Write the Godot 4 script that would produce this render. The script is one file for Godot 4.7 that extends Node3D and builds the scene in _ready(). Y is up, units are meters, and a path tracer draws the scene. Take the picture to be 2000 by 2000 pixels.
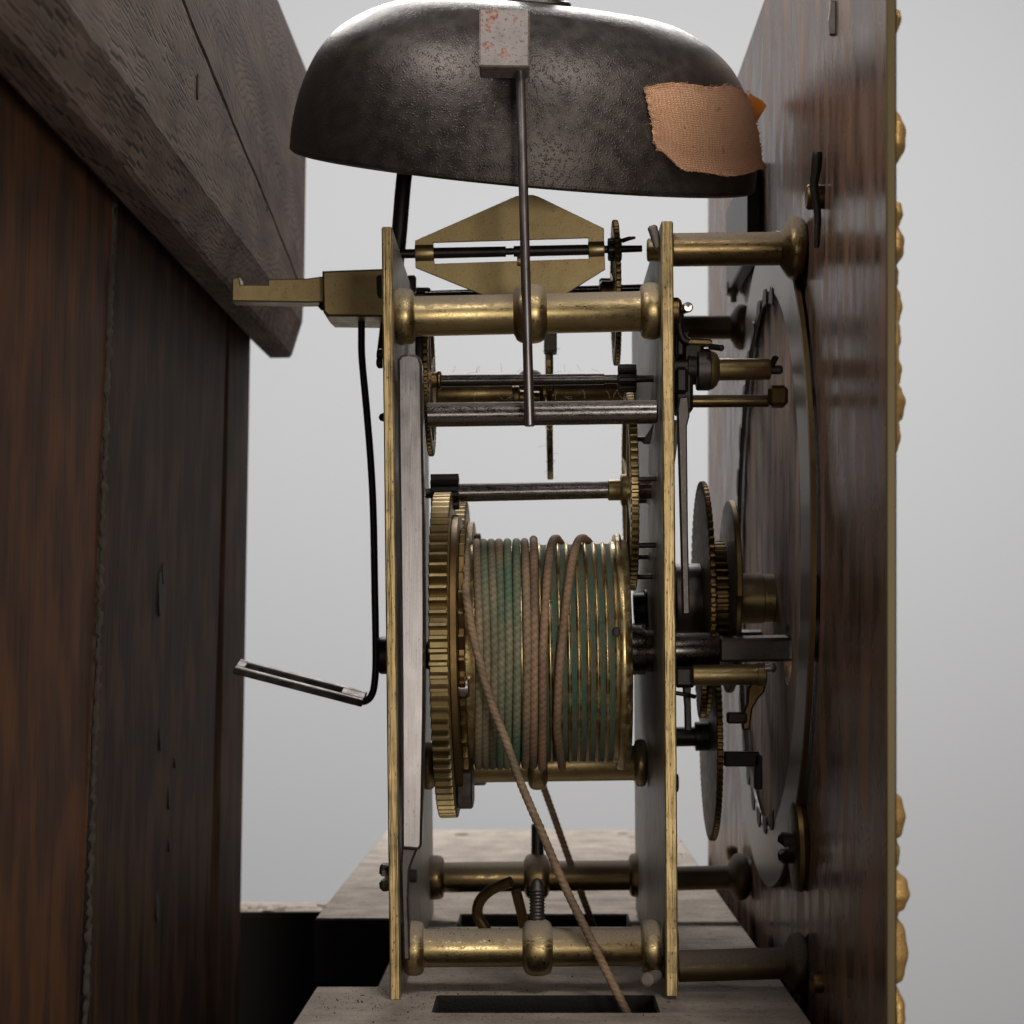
extends Node3D
# The movement of an old longcase clock seen from the side: plates, trains, bell, dial back, seat board and case back.

const MM := 0.001
var M := {}

func _ready() -> void:
	var cam := Camera3D.new()
	cam.name = "camera"
	cam.projection = Camera3D.PROJECTION_FRUSTUM
	cam.near = 0.05; cam.far = 20.0
	cam.size = 0.05 * 2000.0 / 3679.0
	cam.frustum_offset = Vector2(0.05 * -52.0 / 3679.0, 0.05 * 254.0 / 3679.0)
	cam.position = Vector3(0, 0, 0.402)
	var look := CameraAttributesPhysical.new()
	look.frustum_near = 0.05; look.frustum_far = 20.0
	look.frustum_focal_length = 60.0
	look.frustum_focus_distance = 0.409
	look.exposure_aperture = 32.0
	cam.attributes = look
	add_child(cam)
	cam.current = true

	var env := Environment.new()
	env.background_mode = Environment.BG_COLOR
	env.background_color = Color(0.008, 0.008, 0.009).linear_to_srgb()
	env.tonemap_mode = Environment.TONE_MAPPER_LINEAR
	env.tonemap_exposure = 1.0
	env.sdfgi_enabled = true; env.ssao_enabled = true; env.ssil_enabled = true
	var we := WorldEnvironment.new()
	we.name = "environment"
	we.environment = env
	add_child(we)

	area("backdrop_light", Vector3(-500, 500, -450), Vector3(-100, 250, -1500), Vector2(500, 500), 0.545, Color(0.996, 0.999, 1.0))
	area("backdrop_light_2", Vector3(500, 500, -450), Vector3(100, 250, -1500), Vector2(500, 500), 0.545, Color(0.996, 0.999, 1.0))
	area("top_light", Vector3(-40, 430, -500), Vector3(0, -40, -200), Vector2(380, 150), 0.30, Color(1.0, 0.98, 0.96))
	area("front_light", Vector3(150, 10, 600), Vector3(-15, 0, -40), Vector2(110, 150), 0.11, Color(1.0, 0.96, 0.90))
	area("low_front_light", Vector3(-72, -35, 640), Vector3(-15, 0, -20), Vector2(90, 110), 0.020, Color(1.0, 0.96, 0.90))
	area("high_light", Vector3(200, 620, 480), Vector3(-20, 20, -40), Vector2(280, 200), 0.235, Color(1.0, 0.97, 0.94))
	area("left_high_light", Vector3(-350, 560, 300), Vector3(50, 110, 0), Vector2(240, 200), 0.30, Color(1.0, 0.97, 0.94))

	make_materials()
	make_setting()
	make_seat_board()
	make_frame()
	make_dial()
	make_bell()
	make_hammer()
	make_fly()
	make_trains()
	make_drums()
	make_gut()
	make_motion_work()
	make_strike_levers()
	make_back()
	make_small_things()

func area(called: String, at: Vector3, to: Vector3, size: Vector2, energy: float, col: Color) -> void:
	var l := AreaLight3D.new()
	l.name = called
	l.area_size = size * MM
	l.light_energy = energy
	l.light_color = col
	l.area_range = 6.0
	l.area_attenuation = 2.0
	l.shadow_enabled = true
	add_child(l)
	l.look_at_from_position(at * MM, to * MM, Vector3.UP if absf((to - at).normalized().y) < 0.95 else Vector3.BACK)


# ---------------------------------------------------------------- mesh building (lengths in millimetres)
class Shape:
	var v := PackedVector3Array()
	var n := PackedVector3Array()
	var uv := PackedVector2Array()
	var c := PackedColorArray()
	var tint := Color.WHITE
	var face_tint := Color.WHITE      # of the two flat sides of a prism

	func tri(a: Vector3, b: Vector3, d: Vector3, na: Vector3, nb: Vector3, nd: Vector3, ua := Vector2(), ub := Vector2(), ud := Vector2()) -> void:
		if (b - a).cross(d - a).dot(na + nb + nd) > 0.0:
			v.append_array([a, d, b]); n.append_array([na, nd, nb]); uv.append_array([ua, ud, ub])
		else:
			v.append_array([a, b, d]); n.append_array([na, nb, nd]); uv.append_array([ua, ub, ud])
		c.append_array([tint, tint, tint])

	func last_colours(ca: Color, cb: Color, cd: Color, swapped_check: Vector3) -> void:
		var m := c.size()
		c[m - 3] = ca
		if v[m - 2].is_equal_approx(swapped_check): c[m - 2] = cb; c[m - 1] = cd
		else: c[m - 2] = cd; c[m - 1] = cb

	func flat(pts: Array, inside: Vector3) -> void:   # a convex flat face that looks away from `inside`
		var nn: Vector3 = (pts[1] - pts[0]).cross(pts[2] - pts[0])
		if nn.length() < 1e-9 and pts.size() > 3:
			nn = (pts[2] - pts[0]).cross(pts[3] - pts[0])
		nn = nn.normalized()
		if nn.dot((pts[0] + pts[2]) * 0.5 - inside) < 0.0:
			nn = -nn
		for i in range(1, pts.size() - 1):
			tri(pts[0], pts[i], pts[i + 1], nn, nn, nn, flat_uv(pts[0], nn), flat_uv(pts[i], nn), flat_uv(pts[i + 1], nn))

	func face(pts: Array, nn: Vector3) -> void:       # a convex flat face with a known normal
		for i in range(1, pts.size() - 1):
			tri(pts[0], pts[i], pts[i + 1], nn, nn, nn, flat_uv(pts[0], nn), flat_uv(pts[i], nn), flat_uv(pts[i + 1], nn))

	func flat_uv(p: Vector3, nn: Vector3) -> Vector2:
		var a := nn.abs()
		if a.x > a.y and a.x > a.z:
			return Vector2(p.z, -p.y) * 0.01
		return Vector2(p.x, p.z) * 0.01 if a.y > a.z else Vector2(p.x, -p.y) * 0.01

	# block with chamfered edges; turn is a Basis of unit axes
	func block(at: Vector3, size: Vector3, bevel := 0.25, turn := Basis()) -> void:
		var h := size * 0.5
		var b: float = min(bevel, min(h.x, min(h.y, h.z)) * 0.7)
		for ax in 3:
			var e1 := (ax + 1) % 3
			var e2 := (ax + 2) % 3
			for s in [-1.0, 1.0]:
				var pts := []
				for k in [[-1, -1], [1, -1], [1, 1], [-1, 1]]:
					var p := Vector3()
					p[ax] = s * h[ax]; p[e1] = k[0] * (h[e1] - b); p[e2] = k[1] * (h[e2] - b)
					pts.append(at + turn * p)
				var nn := Vector3(); nn[ax] = s
				face(pts, turn * nn)
			for s1 in [-1.0, 1.0]:
				for s2 in [-1.0, 1.0]:
					var pts := []
					for k in [[-1, 0], [1, 0], [1, 1], [-1, 1]]:
						var p := Vector3()
						p[ax] = k[0] * (h[ax] - b)
						p[e1] = s1 * (h[e1] - (b if k[1] == 1 else 0.0))
						p[e2] = s2 * (h[e2] - (0.0 if k[1] == 1 else b))
						pts.append(at + turn * p)
					var nn := Vector3(); nn[e1] = s1; nn[e2] = s2
					face(pts, (turn * nn).normalized())
		for sx in [-1.0, 1.0]:
			for sy in [-1.0, 1.0]:
				for sz in [-1.0, 1.0]:
					var s := Vector3(sx, sy, sz)
					face([at + turn * (s * (h - Vector3(0, b, b))), at + turn * (s * (h - Vector3(b, 0, b))), at + turn * (s * (h - Vector3(b, b, 0)))], (turn * s).normalized())

	# solid of revolution from a towards b; profile is [distance from a, radius]; angle 0 looks up
	func lathe(a: Vector3, b: Vector3, profile: Array, segs := 36, sharp := 35.0) -> void:
		var ax := (b - a).normalized()
		var up := Vector3.UP if absf(ax.y) < 0.9 else Vector3.BACK
		var e1 := (up - ax * up.dot(ax)).normalized()
		var e2 := ax.cross(e1)
		var m := profile.size()
		var sn := []
		for i in m - 1:
			var d := Vector2(profile[i + 1][0] - profile[i][0], profile[i + 1][1] - profile[i][1])
			sn.append(Vector2(-d.y, d.x).normalized() if d.length() > 1e-6 else Vector2(0, 1))
		var cosl := cos(deg_to_rad(sharp))
		for i in m - 1:
			var n0: Vector2 = sn[i]
			var n1: Vector2 = sn[i]
			if i > 0 and sn[i - 1].dot(sn[i]) > cosl: n0 = (sn[i - 1] + sn[i]).normalized()
			if i < m - 2 and sn[i + 1].dot(sn[i]) > cosl: n1 = (sn[i + 1] + sn[i]).normalized()
			var t0: float = profile[i][0]; var t1: float = profile[i + 1][0]
			var r0: float = profile[i][1]; var r1: float = profile[i + 1][1]
			if profile[i].size() > 2: tint = profile[i][2]
			for k in segs:
				var p0 := TAU * k / segs; var p1 := TAU * (k + 1) / segs
				var d0 := e1 * cos(p0) + e2 * sin(p0); var d1 := e1 * cos(p1) + e2 * sin(p1)
				var A := a + ax * t0 + d0 * r0; var B := a + ax * t0 + d1 * r0
				var C := a + ax * t1 + d1 * r1; var E := a + ax * t1 + d0 * r1
				var nA := d0 * n0.y + ax * n0.x; var nB := d1 * n0.y + ax * n0.x
				var nC := d1 * n1.y + ax * n1.x; var nE := d0 * n1.y + ax * n1.x
				var uA := Vector2(float(k) / segs, t0 * 0.02 + r0 * 0.01); var uB := Vector2(float(k + 1) / segs, t0 * 0.02 + r0 * 0.01)
				var uC := Vector2(float(k + 1) / segs, t1 * 0.02 + r1 * 0.01); var uE := Vector2(float(k) / segs, t1 * 0.02 + r1 * 0.01)
				if r0 > 1e-5: tri(A, B, C, nA, nB, nC, uA, uB, uC)
				if r1 > 1e-5: tri(A, C, E, nA, nC, nE, uA, uC, uE)

	func rod(a: Vector3, b: Vector3, r: float, bevel := 0.2, segs := 24, r2 := -1.0) -> void:
		var l := (b - a).length()
		var q := r if r2 < 0.0 else r2
		var e: float = min(bevel, min(r, q) * 0.6)
		lathe(a, b, [[0.0, 0.0], [0.0, r - e], [e, r], [l - e, q], [l, q - e], [l, 0.0]], segs)

	# a surface through a grid of points with smooth normals
	func grid(rows: Array, closed := false, cols: Array = [], uvs: Array = [], flip := false) -> void:
		var R := rows.size(); var C: int = rows[0].size()
		var nn := []
		for i in R:
			var line := PackedVector3Array(); line.resize(C)
			for j in C:
				var ip: int = min(i + 1, R - 1); var im: int = max(i - 1, 0)
				var jp: int = (j + 1) % C if closed else min(j + 1, C - 1)
				var jm: int = (j - 1 + C) % C if closed else max(j - 1, 0)
				var x: Vector3 = (rows[ip][j] - rows[im][j]).cross(rows[i][jp] - rows[i][jm])
				line[j] = x.normalized() * (-1.0 if flip else 1.0)
			nn.append(line)
		for i in R - 1:
			for j in (C if closed else C - 1):
				var k := (j + 1) % C
				var each: bool = cols.size() > 0 and cols[i] is PackedColorArray
				if cols.size() and not each:
					tint = cols[i]
				var u0 := Vector2(); var u1 := Vector2(); var u2 := Vector2(); var u3 := Vector2()
				if uvs.size():
					u0 = uvs[i][j]; u1 = uvs[i][k]; u2 = uvs[i + 1][k]; u3 = uvs[i + 1][j]
				tri(rows[i][j], rows[i][k], rows[i + 1][k], nn[i][j], nn[i][k], nn[i + 1][k], u0, u1, u2)
				if each: last_colours(cols[i][j], cols[i][k], cols[i + 1][k], rows[i][k])
				tri(rows[i][j], rows[i + 1][k], rows[i + 1][j], nn[i][j], nn[i + 1][k], nn[i + 1][j], u0, u2, u3)
				if each: last_colours(cols[i][j], cols[i + 1][k], cols[i + 1][j], rows[i + 1][k])

	# a round or ribbed cord along points
	func tube(pts: Array, r, segs := 14, lobes := 0, twist := 0.0, cols: Array = [], ends := true) -> void:
		var rows := []
		var t0: Vector3 = (pts[1] - pts[0]).normalized()
		var e := (Vector3.UP if absf(t0.y) < 0.8 else Vector3.RIGHT)
		var run := 0.0
		for i in pts.size():
			var t: Vector3 = (pts[min(i + 1, pts.size() - 1)] - pts[max(i - 1, 0)]).normalized()
			e = (e - t * e.dot(t)).normalized()
			var f := t.cross(e)
			if i > 0: run += (pts[i] - pts[i - 1]).length()
			var row := PackedVector3Array()
			var rr: float = r[i] if r is Array else r
			for k in segs:
				var a := TAU * k / segs
				var q := rr if lobes == 0 else rr * (0.93 + 0.10 * absf(cos(0.5 * lobes * (a + run * twist))))
				row.append(pts[i] + (e * cos(a) + f * sin(a)) * q)
			rows.append(row)
		grid(rows, true, cols, [], true)
		if ends:
			for s in [0, pts.size() - 1]:
				var out: Vector3 = (pts[0] - pts[1]).normalized() if s == 0 else (pts[s] - pts[s - 1]).normalized()
				for k in segs:
					tri(pts[s], rows[s][k], rows[s][(k + 1) % segs], out, out, out)

	# flat plate with an outline (x, y of the frame), thickness along the frame's z
	func prism(poly: PackedVector2Array, frame: Transform3D, thick: float, bevel := 0.2, smooth_walls := false) -> void:
		var p := poly.duplicate()
		if Geometry2D.is_polygon_clockwise(p): p.reverse()
		var m := p.size()
		var q := PackedVector2Array()
		for i in m:
			var d0 := (p[i] - p[(i - 1 + m) % m]).normalized(); var d1 := (p[(i + 1) % m] - p[i]).normalized()
			var n0 := Vector2(-d0.y, d0.x); var n1 := Vector2(-d1.y, d1.x)
			var h := (n0 + n1).normalized()
			q.append(p[i] + h * bevel / max(0.4, h.dot(n0)))
		var idx := Geometry2D.triangulate_polygon(q)
		var F := func(a: Vector2, z: float) -> Vector3: return frame * Vector3(a.x, a.y, z)
		var zn := frame.basis.z.normalized()
		for s in [0, 1]:
			var z := 0.0 if s == 0 else thick
			var nn := -zn if s == 0 else zn
			var own := tint
			if face_tint != Color.WHITE: tint = face_tint
			for k in range(0, idx.size(), 3):
				face([F.call(q[idx[k]], z), F.call(q[idx[k + 1]], z), F.call(q[idx[k + 2]], z)], nn)
			tint = own
		for i in m:
			var j := (i + 1) % m
			var d := (p[j] - p[i]).normalized()
			var w: Vector3 = (frame.basis * Vector3(d.y, -d.x, 0)).normalized()
			var wi := w; var wj := w
			if smooth_walls:
				var dp := (p[i] - p[(i - 1 + m) % m]).normalized(); var dn := (p[(j + 1) % m] - p[j]).normalized()
				if dp.dot(d) > 0.75: wi = (frame.basis * Vector3((d + dp).y, -(d + dp).x, 0)).normalized()
				if dn.dot(d) > 0.75: wj = (frame.basis * Vector3((d + dn).y, -(d + dn).x, 0)).normalized()
			var a: Vector3 = F.call(p[i], bevel); var b: Vector3 = F.call(p[j], bevel)
			var e: Vector3 = F.call(p[j], thick - bevel); var f: Vector3 = F.call(p[i], thick - bevel)
			tri(a, b, e, wi, wj, wj, flat_uv(a, w), flat_uv(b, w), flat_uv(e, w)); tri(a, e, f, wi, wj, wi, flat_uv(a, w), flat_uv(e, w), flat_uv(f, w))
			if bevel > 0.0:
				face([F.call(q[i], 0.0), F.call(q[j], 0.0), b, a], (w - zn).normalized())
				face([F.call(q[i], thick), F.call(q[j], thick), e, f], (w + zn).normalized())

	# toothed wheel whose left face is at `at`, axis towards +x (slightly tilted); rim, spokes and hub in one
	func gear(at: Vector3, ax: Vector3, teeth: int, ro: float, rr: float, ri: float, thick: float, spokes := 4, saw := false, phase := 0.0, hub := 4.0) -> void:
		ax = ax.normalized()
		var e1 := (Vector3.UP - ax * Vector3.UP.dot(ax)).normalized()
		var e2 := ax.cross(e1)
		var out := []   # [angle, radius]
		for k in teeth:
			var a0 := TAU * (k + phase) / teeth
			var w := TAU / teeth
			if saw:
				out.append([a0, rr]); out.append([a0 + w * 0.10, ro]); out.append([a0 + w * 0.2, ro]); out.append([a0 + w * 0.75, rr])
			else:
				out.append([a0, rr]); out.append([a0 + w * 0.07, rr + (ro - rr) * 0.65]); out.append([a0 + w * 0.18, ro]); out.append([a0 + w * 0.40, ro])
				out.append([a0 + w * 0.51, rr + (ro - rr) * 0.65]); out.append([a0 + w * 0.58, rr])
		var m := out.size()
		var ch: float = min(0.22, thick * 0.2)
		var P := func(a: float, r: float, x: float) -> Vector3: return at + ax * x + (e1 * cos(a) + e2 * sin(a)) * r
		for i in m:
			var j := (i + 1) % m
			var a0: float = out[i][0]; var a1: float = out[j][0]
			if a1 < a0: a1 += TAU
			var r0: float = out[i][1]; var r1: float = out[j][1]
			var mid: Vector3 = P.call((a0 + a1) * 0.5, (r0 + r1) * 0.5, 0.0)
			var A: Vector3 = P.call(a0, r0, ch); var B: Vector3 = P.call(a1, r1, ch)
			var wn := (B - A).cross(ax).normalized()
			if wn.dot(mid - at) < 0.0 : wn = -wn
			face([A, B, P.call(a1, r1, thick - ch), P.call(a0, r0, thick - ch)], wn)
			for s in [0, 1]:
				var x := 0.0 if s == 0 else thick
				var xe := ch if s == 0 else thick - ch
				var nn := -ax if s == 0 else ax
				face([P.call(a0, r0, xe), P.call(a1, r1, xe), P.call(a1, r1 - ch, x), P.call(a0, r0 - ch, x)], (wn + nn).normalized())
				if ri <= 0.01:
					face([P.call(a0, r0 - ch, x), P.call(a1, r1 - ch, x), at + ax * x], nn)
				else:
					face([P.call(a0, r0 - ch, x), P.call(a1, r1 - ch, x), P.call(a1, ri, x), P.call(a0, ri, x)], nn)
			if ri > 0.01:
				face([P.call(a0, ri, 0.0), P.call(a1, ri, 0.0), P.call(a1, ri, thick), P.call(a0, ri, thick)], -(mid - at).normalized())
		if ri > 0.01:
			for k in spokes:
				var a := TAU * (k + 0.3) / spokes
				var d := e1 * cos(a) + e2 * sin(a)
				block(at + ax * thick * 0.5 + d * (hub * 0.8 + ri) * 0.5, Vector3(thick * 0.9, ri - hub * 0.8 + 0.4, 2.2), 0.15, Basis(ax, d, ax.cross(d)))
			lathe(at, at + ax, [[-0.05, 0.0], [-0.05, hub], [thick + 0.05, hub], [thick + 0.05, 0.0]], 24)

	func made() -> ArrayMesh:
		var arrays := []
		arrays.resize(Mesh.ARRAY_MAX)
		arrays[Mesh.ARRAY_VERTEX] = v; arrays[Mesh.ARRAY_NORMAL] = n; arrays[Mesh.ARRAY_TEX_UV] = uv; arrays[Mesh.ARRAY_COLOR] = c
		var m := ArrayMesh.new()
		m.add_surface_from_arrays(Mesh.PRIMITIVE_TRIANGLES, arrays)
		return m


var taken := {}

func numbered(called: String) -> String:
	taken[called] = taken.get(called, -1) + 1
	return called if taken[called] == 0 else "%s_%03d" % [called, taken[called]]

func tag(o: Node3D, label: String, category: String, group := "") -> void:
	o.set_meta("label", label); o.set_meta("category", category)
	if group: o.set_meta("group", group)

func thing(called: String, label: String, category: String, base: Vector3, group := "") -> Node3D:
	var o := Node3D.new()
	o.name = numbered(called)
	add_child(o)
	o.position = base * MM
	tag(o, label, category, group)
	return o

func build(s: Shape, called: String, mat: Material, parent: Node3D) -> MeshInstance3D:   # one named part of a thing
	var o := MeshInstance3D.new()
	o.name = called
	var off := parent.position / MM
	if parent.get_parent() != self and parent != self:
		off += parent.get_parent().position / MM
	for i in s.v.size():
		s.v[i] = (s.v[i] - off) * MM
	o.mesh = s.made()
	o.material_override = mat
	parent.add_child(o, true)
	return o

func single(s: Shape, called: String, mat: Material, label: String, category: String, group := "") -> MeshInstance3D:   # a thing of one mesh
	var lo := s.v[0]; var hi := s.v[0]
	for p in s.v:
		lo = lo.min(p); hi = hi.max(p)
	var base := Vector3((lo.x + hi.x) * 0.5, lo.y, (lo.z + hi.z) * 0.5)
	for i in s.v.size():
		s.v[i] = (s.v[i] - base) * MM
	var o := MeshInstance3D.new()
	o.name = numbered(called)
	o.mesh = s.made()
	o.material_override = mat
	o.position = base * MM
	add_child(o)
	if category: tag(o, label, category, group)
	return o

func structure(s: Shape, called: String, mat: Material) -> MeshInstance3D:
	var o := single(s, called, mat, "", "")
	o.set_meta("kind", "structure")
	return o

func bez(p: Array, steps: int) -> Array:   # a smooth line through points
	var out := []
	for i in p.size() - 1:
		var a: Vector3 = p[max(i - 1, 0)]; var b: Vector3 = p[i]; var d: Vector3 = p[i + 1]; var e: Vector3 = p[min(i + 2, p.size() - 1)]
		for k in steps:
			out.append(b.cubic_interpolate(d, a, e, float(k) / steps))
	out.append(p[-1])
	return out

# ---------------------------------------------------------------- textures and materials
func noise(w: int, h: int, freq: float, seed_: int, oct := 4, sx := 1, sy := 1, kind := FastNoiseLite.TYPE_SIMPLEX_SMOOTH) -> PackedByteArray:
	var f := FastNoiseLite.new()
	f.noise_type = kind
	f.seed = seed_; f.frequency = freq; f.fractal_octaves = oct
	var im := f.get_seamless_image(w / sx, h / sy)
	im.convert(Image.FORMAT_L8)
	if sx > 1 or sy > 1: im.resize(w, h, Image.INTERPOLATE_CUBIC)
	return im.get_data()

func paint(w: int, h: int, f: Callable, lin := true) -> ImageTexture:
	var d := PackedByteArray(); d.resize(w * h * 3)
	var k := 0
	for y in h:
		for x in w:
			var c: Color = f.call(x, y, y * w + x)
			if lin: c = c.linear_to_srgb()
			d[k] = clampi(int(c.r * 255.0), 0, 255); d[k + 1] = clampi(int(c.g * 255.0), 0, 255); d[k + 2] = clampi(int(c.b * 255.0), 0, 255)
			k += 3
	return ImageTexture.create_from_image(Image.create_from_data(w, h, false, Image.FORMAT_RGB8, d))

func grey(d: PackedByteArray, w: int, h: int) -> ImageTexture:
	return ImageTexture.create_from_image(Image.create_from_data(w, h, false, Image.FORMAT_L8, d))

func mat(called: String, col: Color, metal: float, rough: float) -> StandardMaterial3D:
	var m := StandardMaterial3D.new()
	m.resource_name = called
	m.albedo_color = col.linear_to_srgb()
	m.metallic = metal; m.roughness = rough
	return m

func tri_map(m: StandardMaterial3D, scale: Vector3) -> StandardMaterial3D:
	m.uv1_triplanar = true; m.uv1_triplanar_sharpness = 4.0
	m.uv1_scale = scale
	return m

func bump(m: StandardMaterial3D, t: Texture2D, cm: float) -> StandardMaterial3D:
	m.heightmap_enabled = true; m.heightmap_texture = t; m.heightmap_scale = cm
	return m

func rough_map(m: StandardMaterial3D, t: Texture2D) -> StandardMaterial3D:   # G: roughness, B: metal
	m.roughness = 1.0; m.roughness_texture = t; m.roughness_texture_channel = BaseMaterial3D.TEXTURE_CHANNEL_GREEN
	m.metallic = 1.0; m.metallic_texture = t; m.metallic_texture_channel = BaseMaterial3D.TEXTURE_CHANNEL_BLUE
	return m

func dusty(called: String, metal: Color, rough: float, dust: Color, cover: float, seed_: int) -> StandardMaterial3D:   # turned work with dust lying along its top; u runs round from the top
	var w := 256; var h := 256
	var a := noise(w, h, 0.05, seed_, 5); var b := noise(w, h, 0.012, seed_ + 1, 3); var g := noise(w, h, 0.3, seed_ + 2, 2)
	var cov := PackedFloat32Array(); cov.resize(w * h)
	for y in h:
		for x in w:
			var i := y * w + x
			var up := cos(TAU * (x + 0.5) / w)
			cov[i] = clampf(smoothstep(0.05, 0.95, up + cover + (a[i] - 128) / 900.0 + (g[i] - 128) / 500.0) * (0.72 + 0.5 * g[i] / 255.0), 0.0, 0.96)
	var m := mat(called, Color.WHITE, 1.0, 1.0)
	m.albedo_texture = paint(w, h, func(_x, _y, i):
		var t: float = 0.80 + 0.22 * (b[i] - 128) / 255.0 + 0.25 * (g[i] - 128) / 255.0
		return (metal * t).lerp(dust * (0.7 + 0.6 * g[i] / 255.0), cov[i]))
	rough_map(m, paint(w, h, func(_x, _y, i): return Color(0, lerpf(rough + (a[i] - 128) / 1600.0 + (g[i] - 128) / 900.0, 1.0, cov[i]), 1.0 - cov[i]), false))
	return m


func make_materials() -> void:
	var w := 512
	var n1 := noise(w, w, 0.02, 3, 5)
	var n2 := noise(w, w, 0.11, 4, 4)
	var n3 := noise(w, w, 0.35, 5, 2)
	var streak := noise(w, w, 0.06, 6, 4, 1, 32)      # long along the texture's height
	var streak2 := noise(w, w, 0.25, 7, 3, 1, 16)
	var fine := grey(n3, w, w)
	var blot := grey(n2, w, w)
	# aged brass
	var brass_tex := paint(w, w, func(_x, _y, i):
		var t: float = 0.66 + 0.32 * n1[i] / 255.0 + 0.20 * (n2[i] - 128) / 255.0
		var speck: float = smoothstep(0.70, 0.86, n2[i] / 255.0) * 0.55
		return Color(0.47, 0.375, 0.20).lerp(Color(0.36, 0.27, 0.135), n1[i] / 255.0) * t * (1.0 - speck))
	var brass_rm := paint(w, w, func(_x, _y, i): return Color(0, 0.30 + 0.22 * n1[i] / 255.0 + 0.10 * n3[i] / 255.0, 1.0 - 0.5 * smoothstep(0.72, 0.9, n2[i] / 255.0)), false)
	var brush := paint(w, w, func(_x, _y, i):
		var h: float = 0.5 * streak2[i] / 255.0 + 0.4 * streak[i] / 255.0 + 0.1 * n3[i] / 255.0
		return Color(h, h, h), false)
	var m := tri_map(mat("aged_brass", Color.WHITE, 1, 1), Vector3(22, 22, 22))
	m.albedo_texture = brass_tex; rough_map(m, brass_rm); bump(m, fine, 0.004)
	M.brass = m
	m = tri_map(mat("brushed_brass", Color.WHITE, 1, 1), Vector3(30, 10, 30))
	m.albedo_texture = paint(w, w, func(_x, _y, i):
		var t: float = clampf(0.62 + 1.0 * (streak[i] - 128) / 255.0 + 0.55 * (streak2[i] - 128) / 255.0 + 0.5 * (n1[i] - 128) / 255.0, 0.22, 1.0) * 1.25
		var pit: float = smoothstep(0.74, 0.84, n2[i] / 255.0) * 0.75
		return Color(1.0, 1.0, 1.0) * t * (1.0 - pit))
	m.vertex_color_use_as_albedo = true
	rough_map(m, paint(w, w, func(_x, _y, i): return Color(0, 0.36 + 0.2 * streak[i] / 255.0, 1.0 - 0.35 * n1[i] / 255.0), false)); bump(m, brush, 0.012)
	M.plate = m
	m = tri_map(mat("browned_brass", Color(0.52, 0.45, 0.38), 1, 1), Vector3(22, 22, 22))
	m.albedo_texture = brass_tex; rough_map(m, brass_rm); bump(m, fine, 0.004)
	M.brass_dark = m
	M.pillar = dusty("dusty_brass", Color(0.49, 0.38, 0.195), 0.38, Color(0.29, 0.25, 0.205), 0.02, 20)
	M.pillar_dark = dusty("dusty_dark_brass", Color(0.25, 0.18, 0.088), 0.36, Color(0.22, 0.185, 0.15), 0.06, 30)  # darker copy of the pillar brass
	M.steel_rod = dusty("dusty_steel", Color(0.235, 0.215, 0.215), 0.25, Color(0.17, 0.15, 0.135), -0.30, 40)
	M.steel_dark_rod = dusty("dusty_dark_steel", Color(0.095, 0.086, 0.083), 0.26, Color(0.13, 0.115, 0.10), -0.35, 50)
	M.foot = dusty("dusty_shaded_brass", Color(0.13, 0.092, 0.05), 0.55, Color(0.105, 0.088, 0.074), 0.30, 60)  # dusty brass with the shade on the dial feet put into its colour
	# steel
	var scratch := paint(w, w, func(_x, _y, i):
		var h: float = 0.55 * streak2[i] / 255.0 + 0.25 * streak[i] / 255.0 + 0.2 * n3[i] / 255.0
		return Color(h, h, h), false)
	m = tri_map(mat("worn_steel", Color.WHITE, 1, 1), Vector3(26, 8, 26))
	m.albedo_texture = paint(w, w, func(_x, _y, i):
		var t: float = 0.86 + 0.20 * n1[i] / 255.0 + 0.10 * (streak[i] - 128) / 255.0 + 0.30 * (streak2[i] - 128) / 255.0 + 0.25 * (n3[i] - 128) / 255.0
		return Color(0.36, 0.34, 0.352) * t * (1.0 - 0.6 * smoothstep(0.82, 0.9, n2[i] / 255.0)))
	rough_map(m, paint(w, w, func(_x, _y, i): return Color(0, 0.27 + 0.12 * n1[i] / 255.0, 1.0), false)); bump(m, scratch, 0.0016)
	M.steel = m
	m = tri_map(mat("dark_steel", Color.WHITE, 1, 1), Vector3(24, 24, 24))
	m.albedo_texture = paint(w, w, func(_x, _y, i):
		var t: float = 0.6 + 0.6 * n1[i] / 255.0 + 0.3 * (n2[i] - 128) / 255.0
		return Color(0.115, 0.104, 0.10) * t)
	rough_map(m, paint(w, w, func(_x, _y, i): return Color(0, 0.34 + 0.25 * n1[i] / 255.0, 0.9), false)); bump(m, fine, 0.006)
	M.dark = m
	M.black = bump(tri_map(mat("blackened_steel", Color(0.020, 0.018, 0.017), 0.6, 0.40), Vector3(24, 24, 24)), fine, 0.006)
	M.dial_edge = mat("tarnished_edge", Color(0.085, 0.062, 0.026), 0.5, 0.5)
	M.dirt = mat("dark_dirt", Color(0.035, 0.032, 0.024), 0, 1.0)
	M.glue = bump(tri_map(mat("old_glue", Color(0.060, 0.050, 0.040), 0, 0.8), Vector3(60, 60, 60)), blot, 0.04)
	M.dusty_pin = mat("dusty_pin", Color(0.19, 0.165, 0.145), 0, 1.0)
	M.tooth_dark = mat("tooth_and_gap_dark", Color(0.022, 0.017, 0.014), 0.3, 0.6)  # near-black; on the ring it stands in for shaded gaps between teeth
	# bell metal
	m = tri_map(mat("bell_metal", Color.WHITE, 1, 1), Vector3(21, 21, 21))
	var pit := noise(w, w, 0.17, 61, 2); var pit2 := noise(w, w, 0.05, 62, 2)
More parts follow.
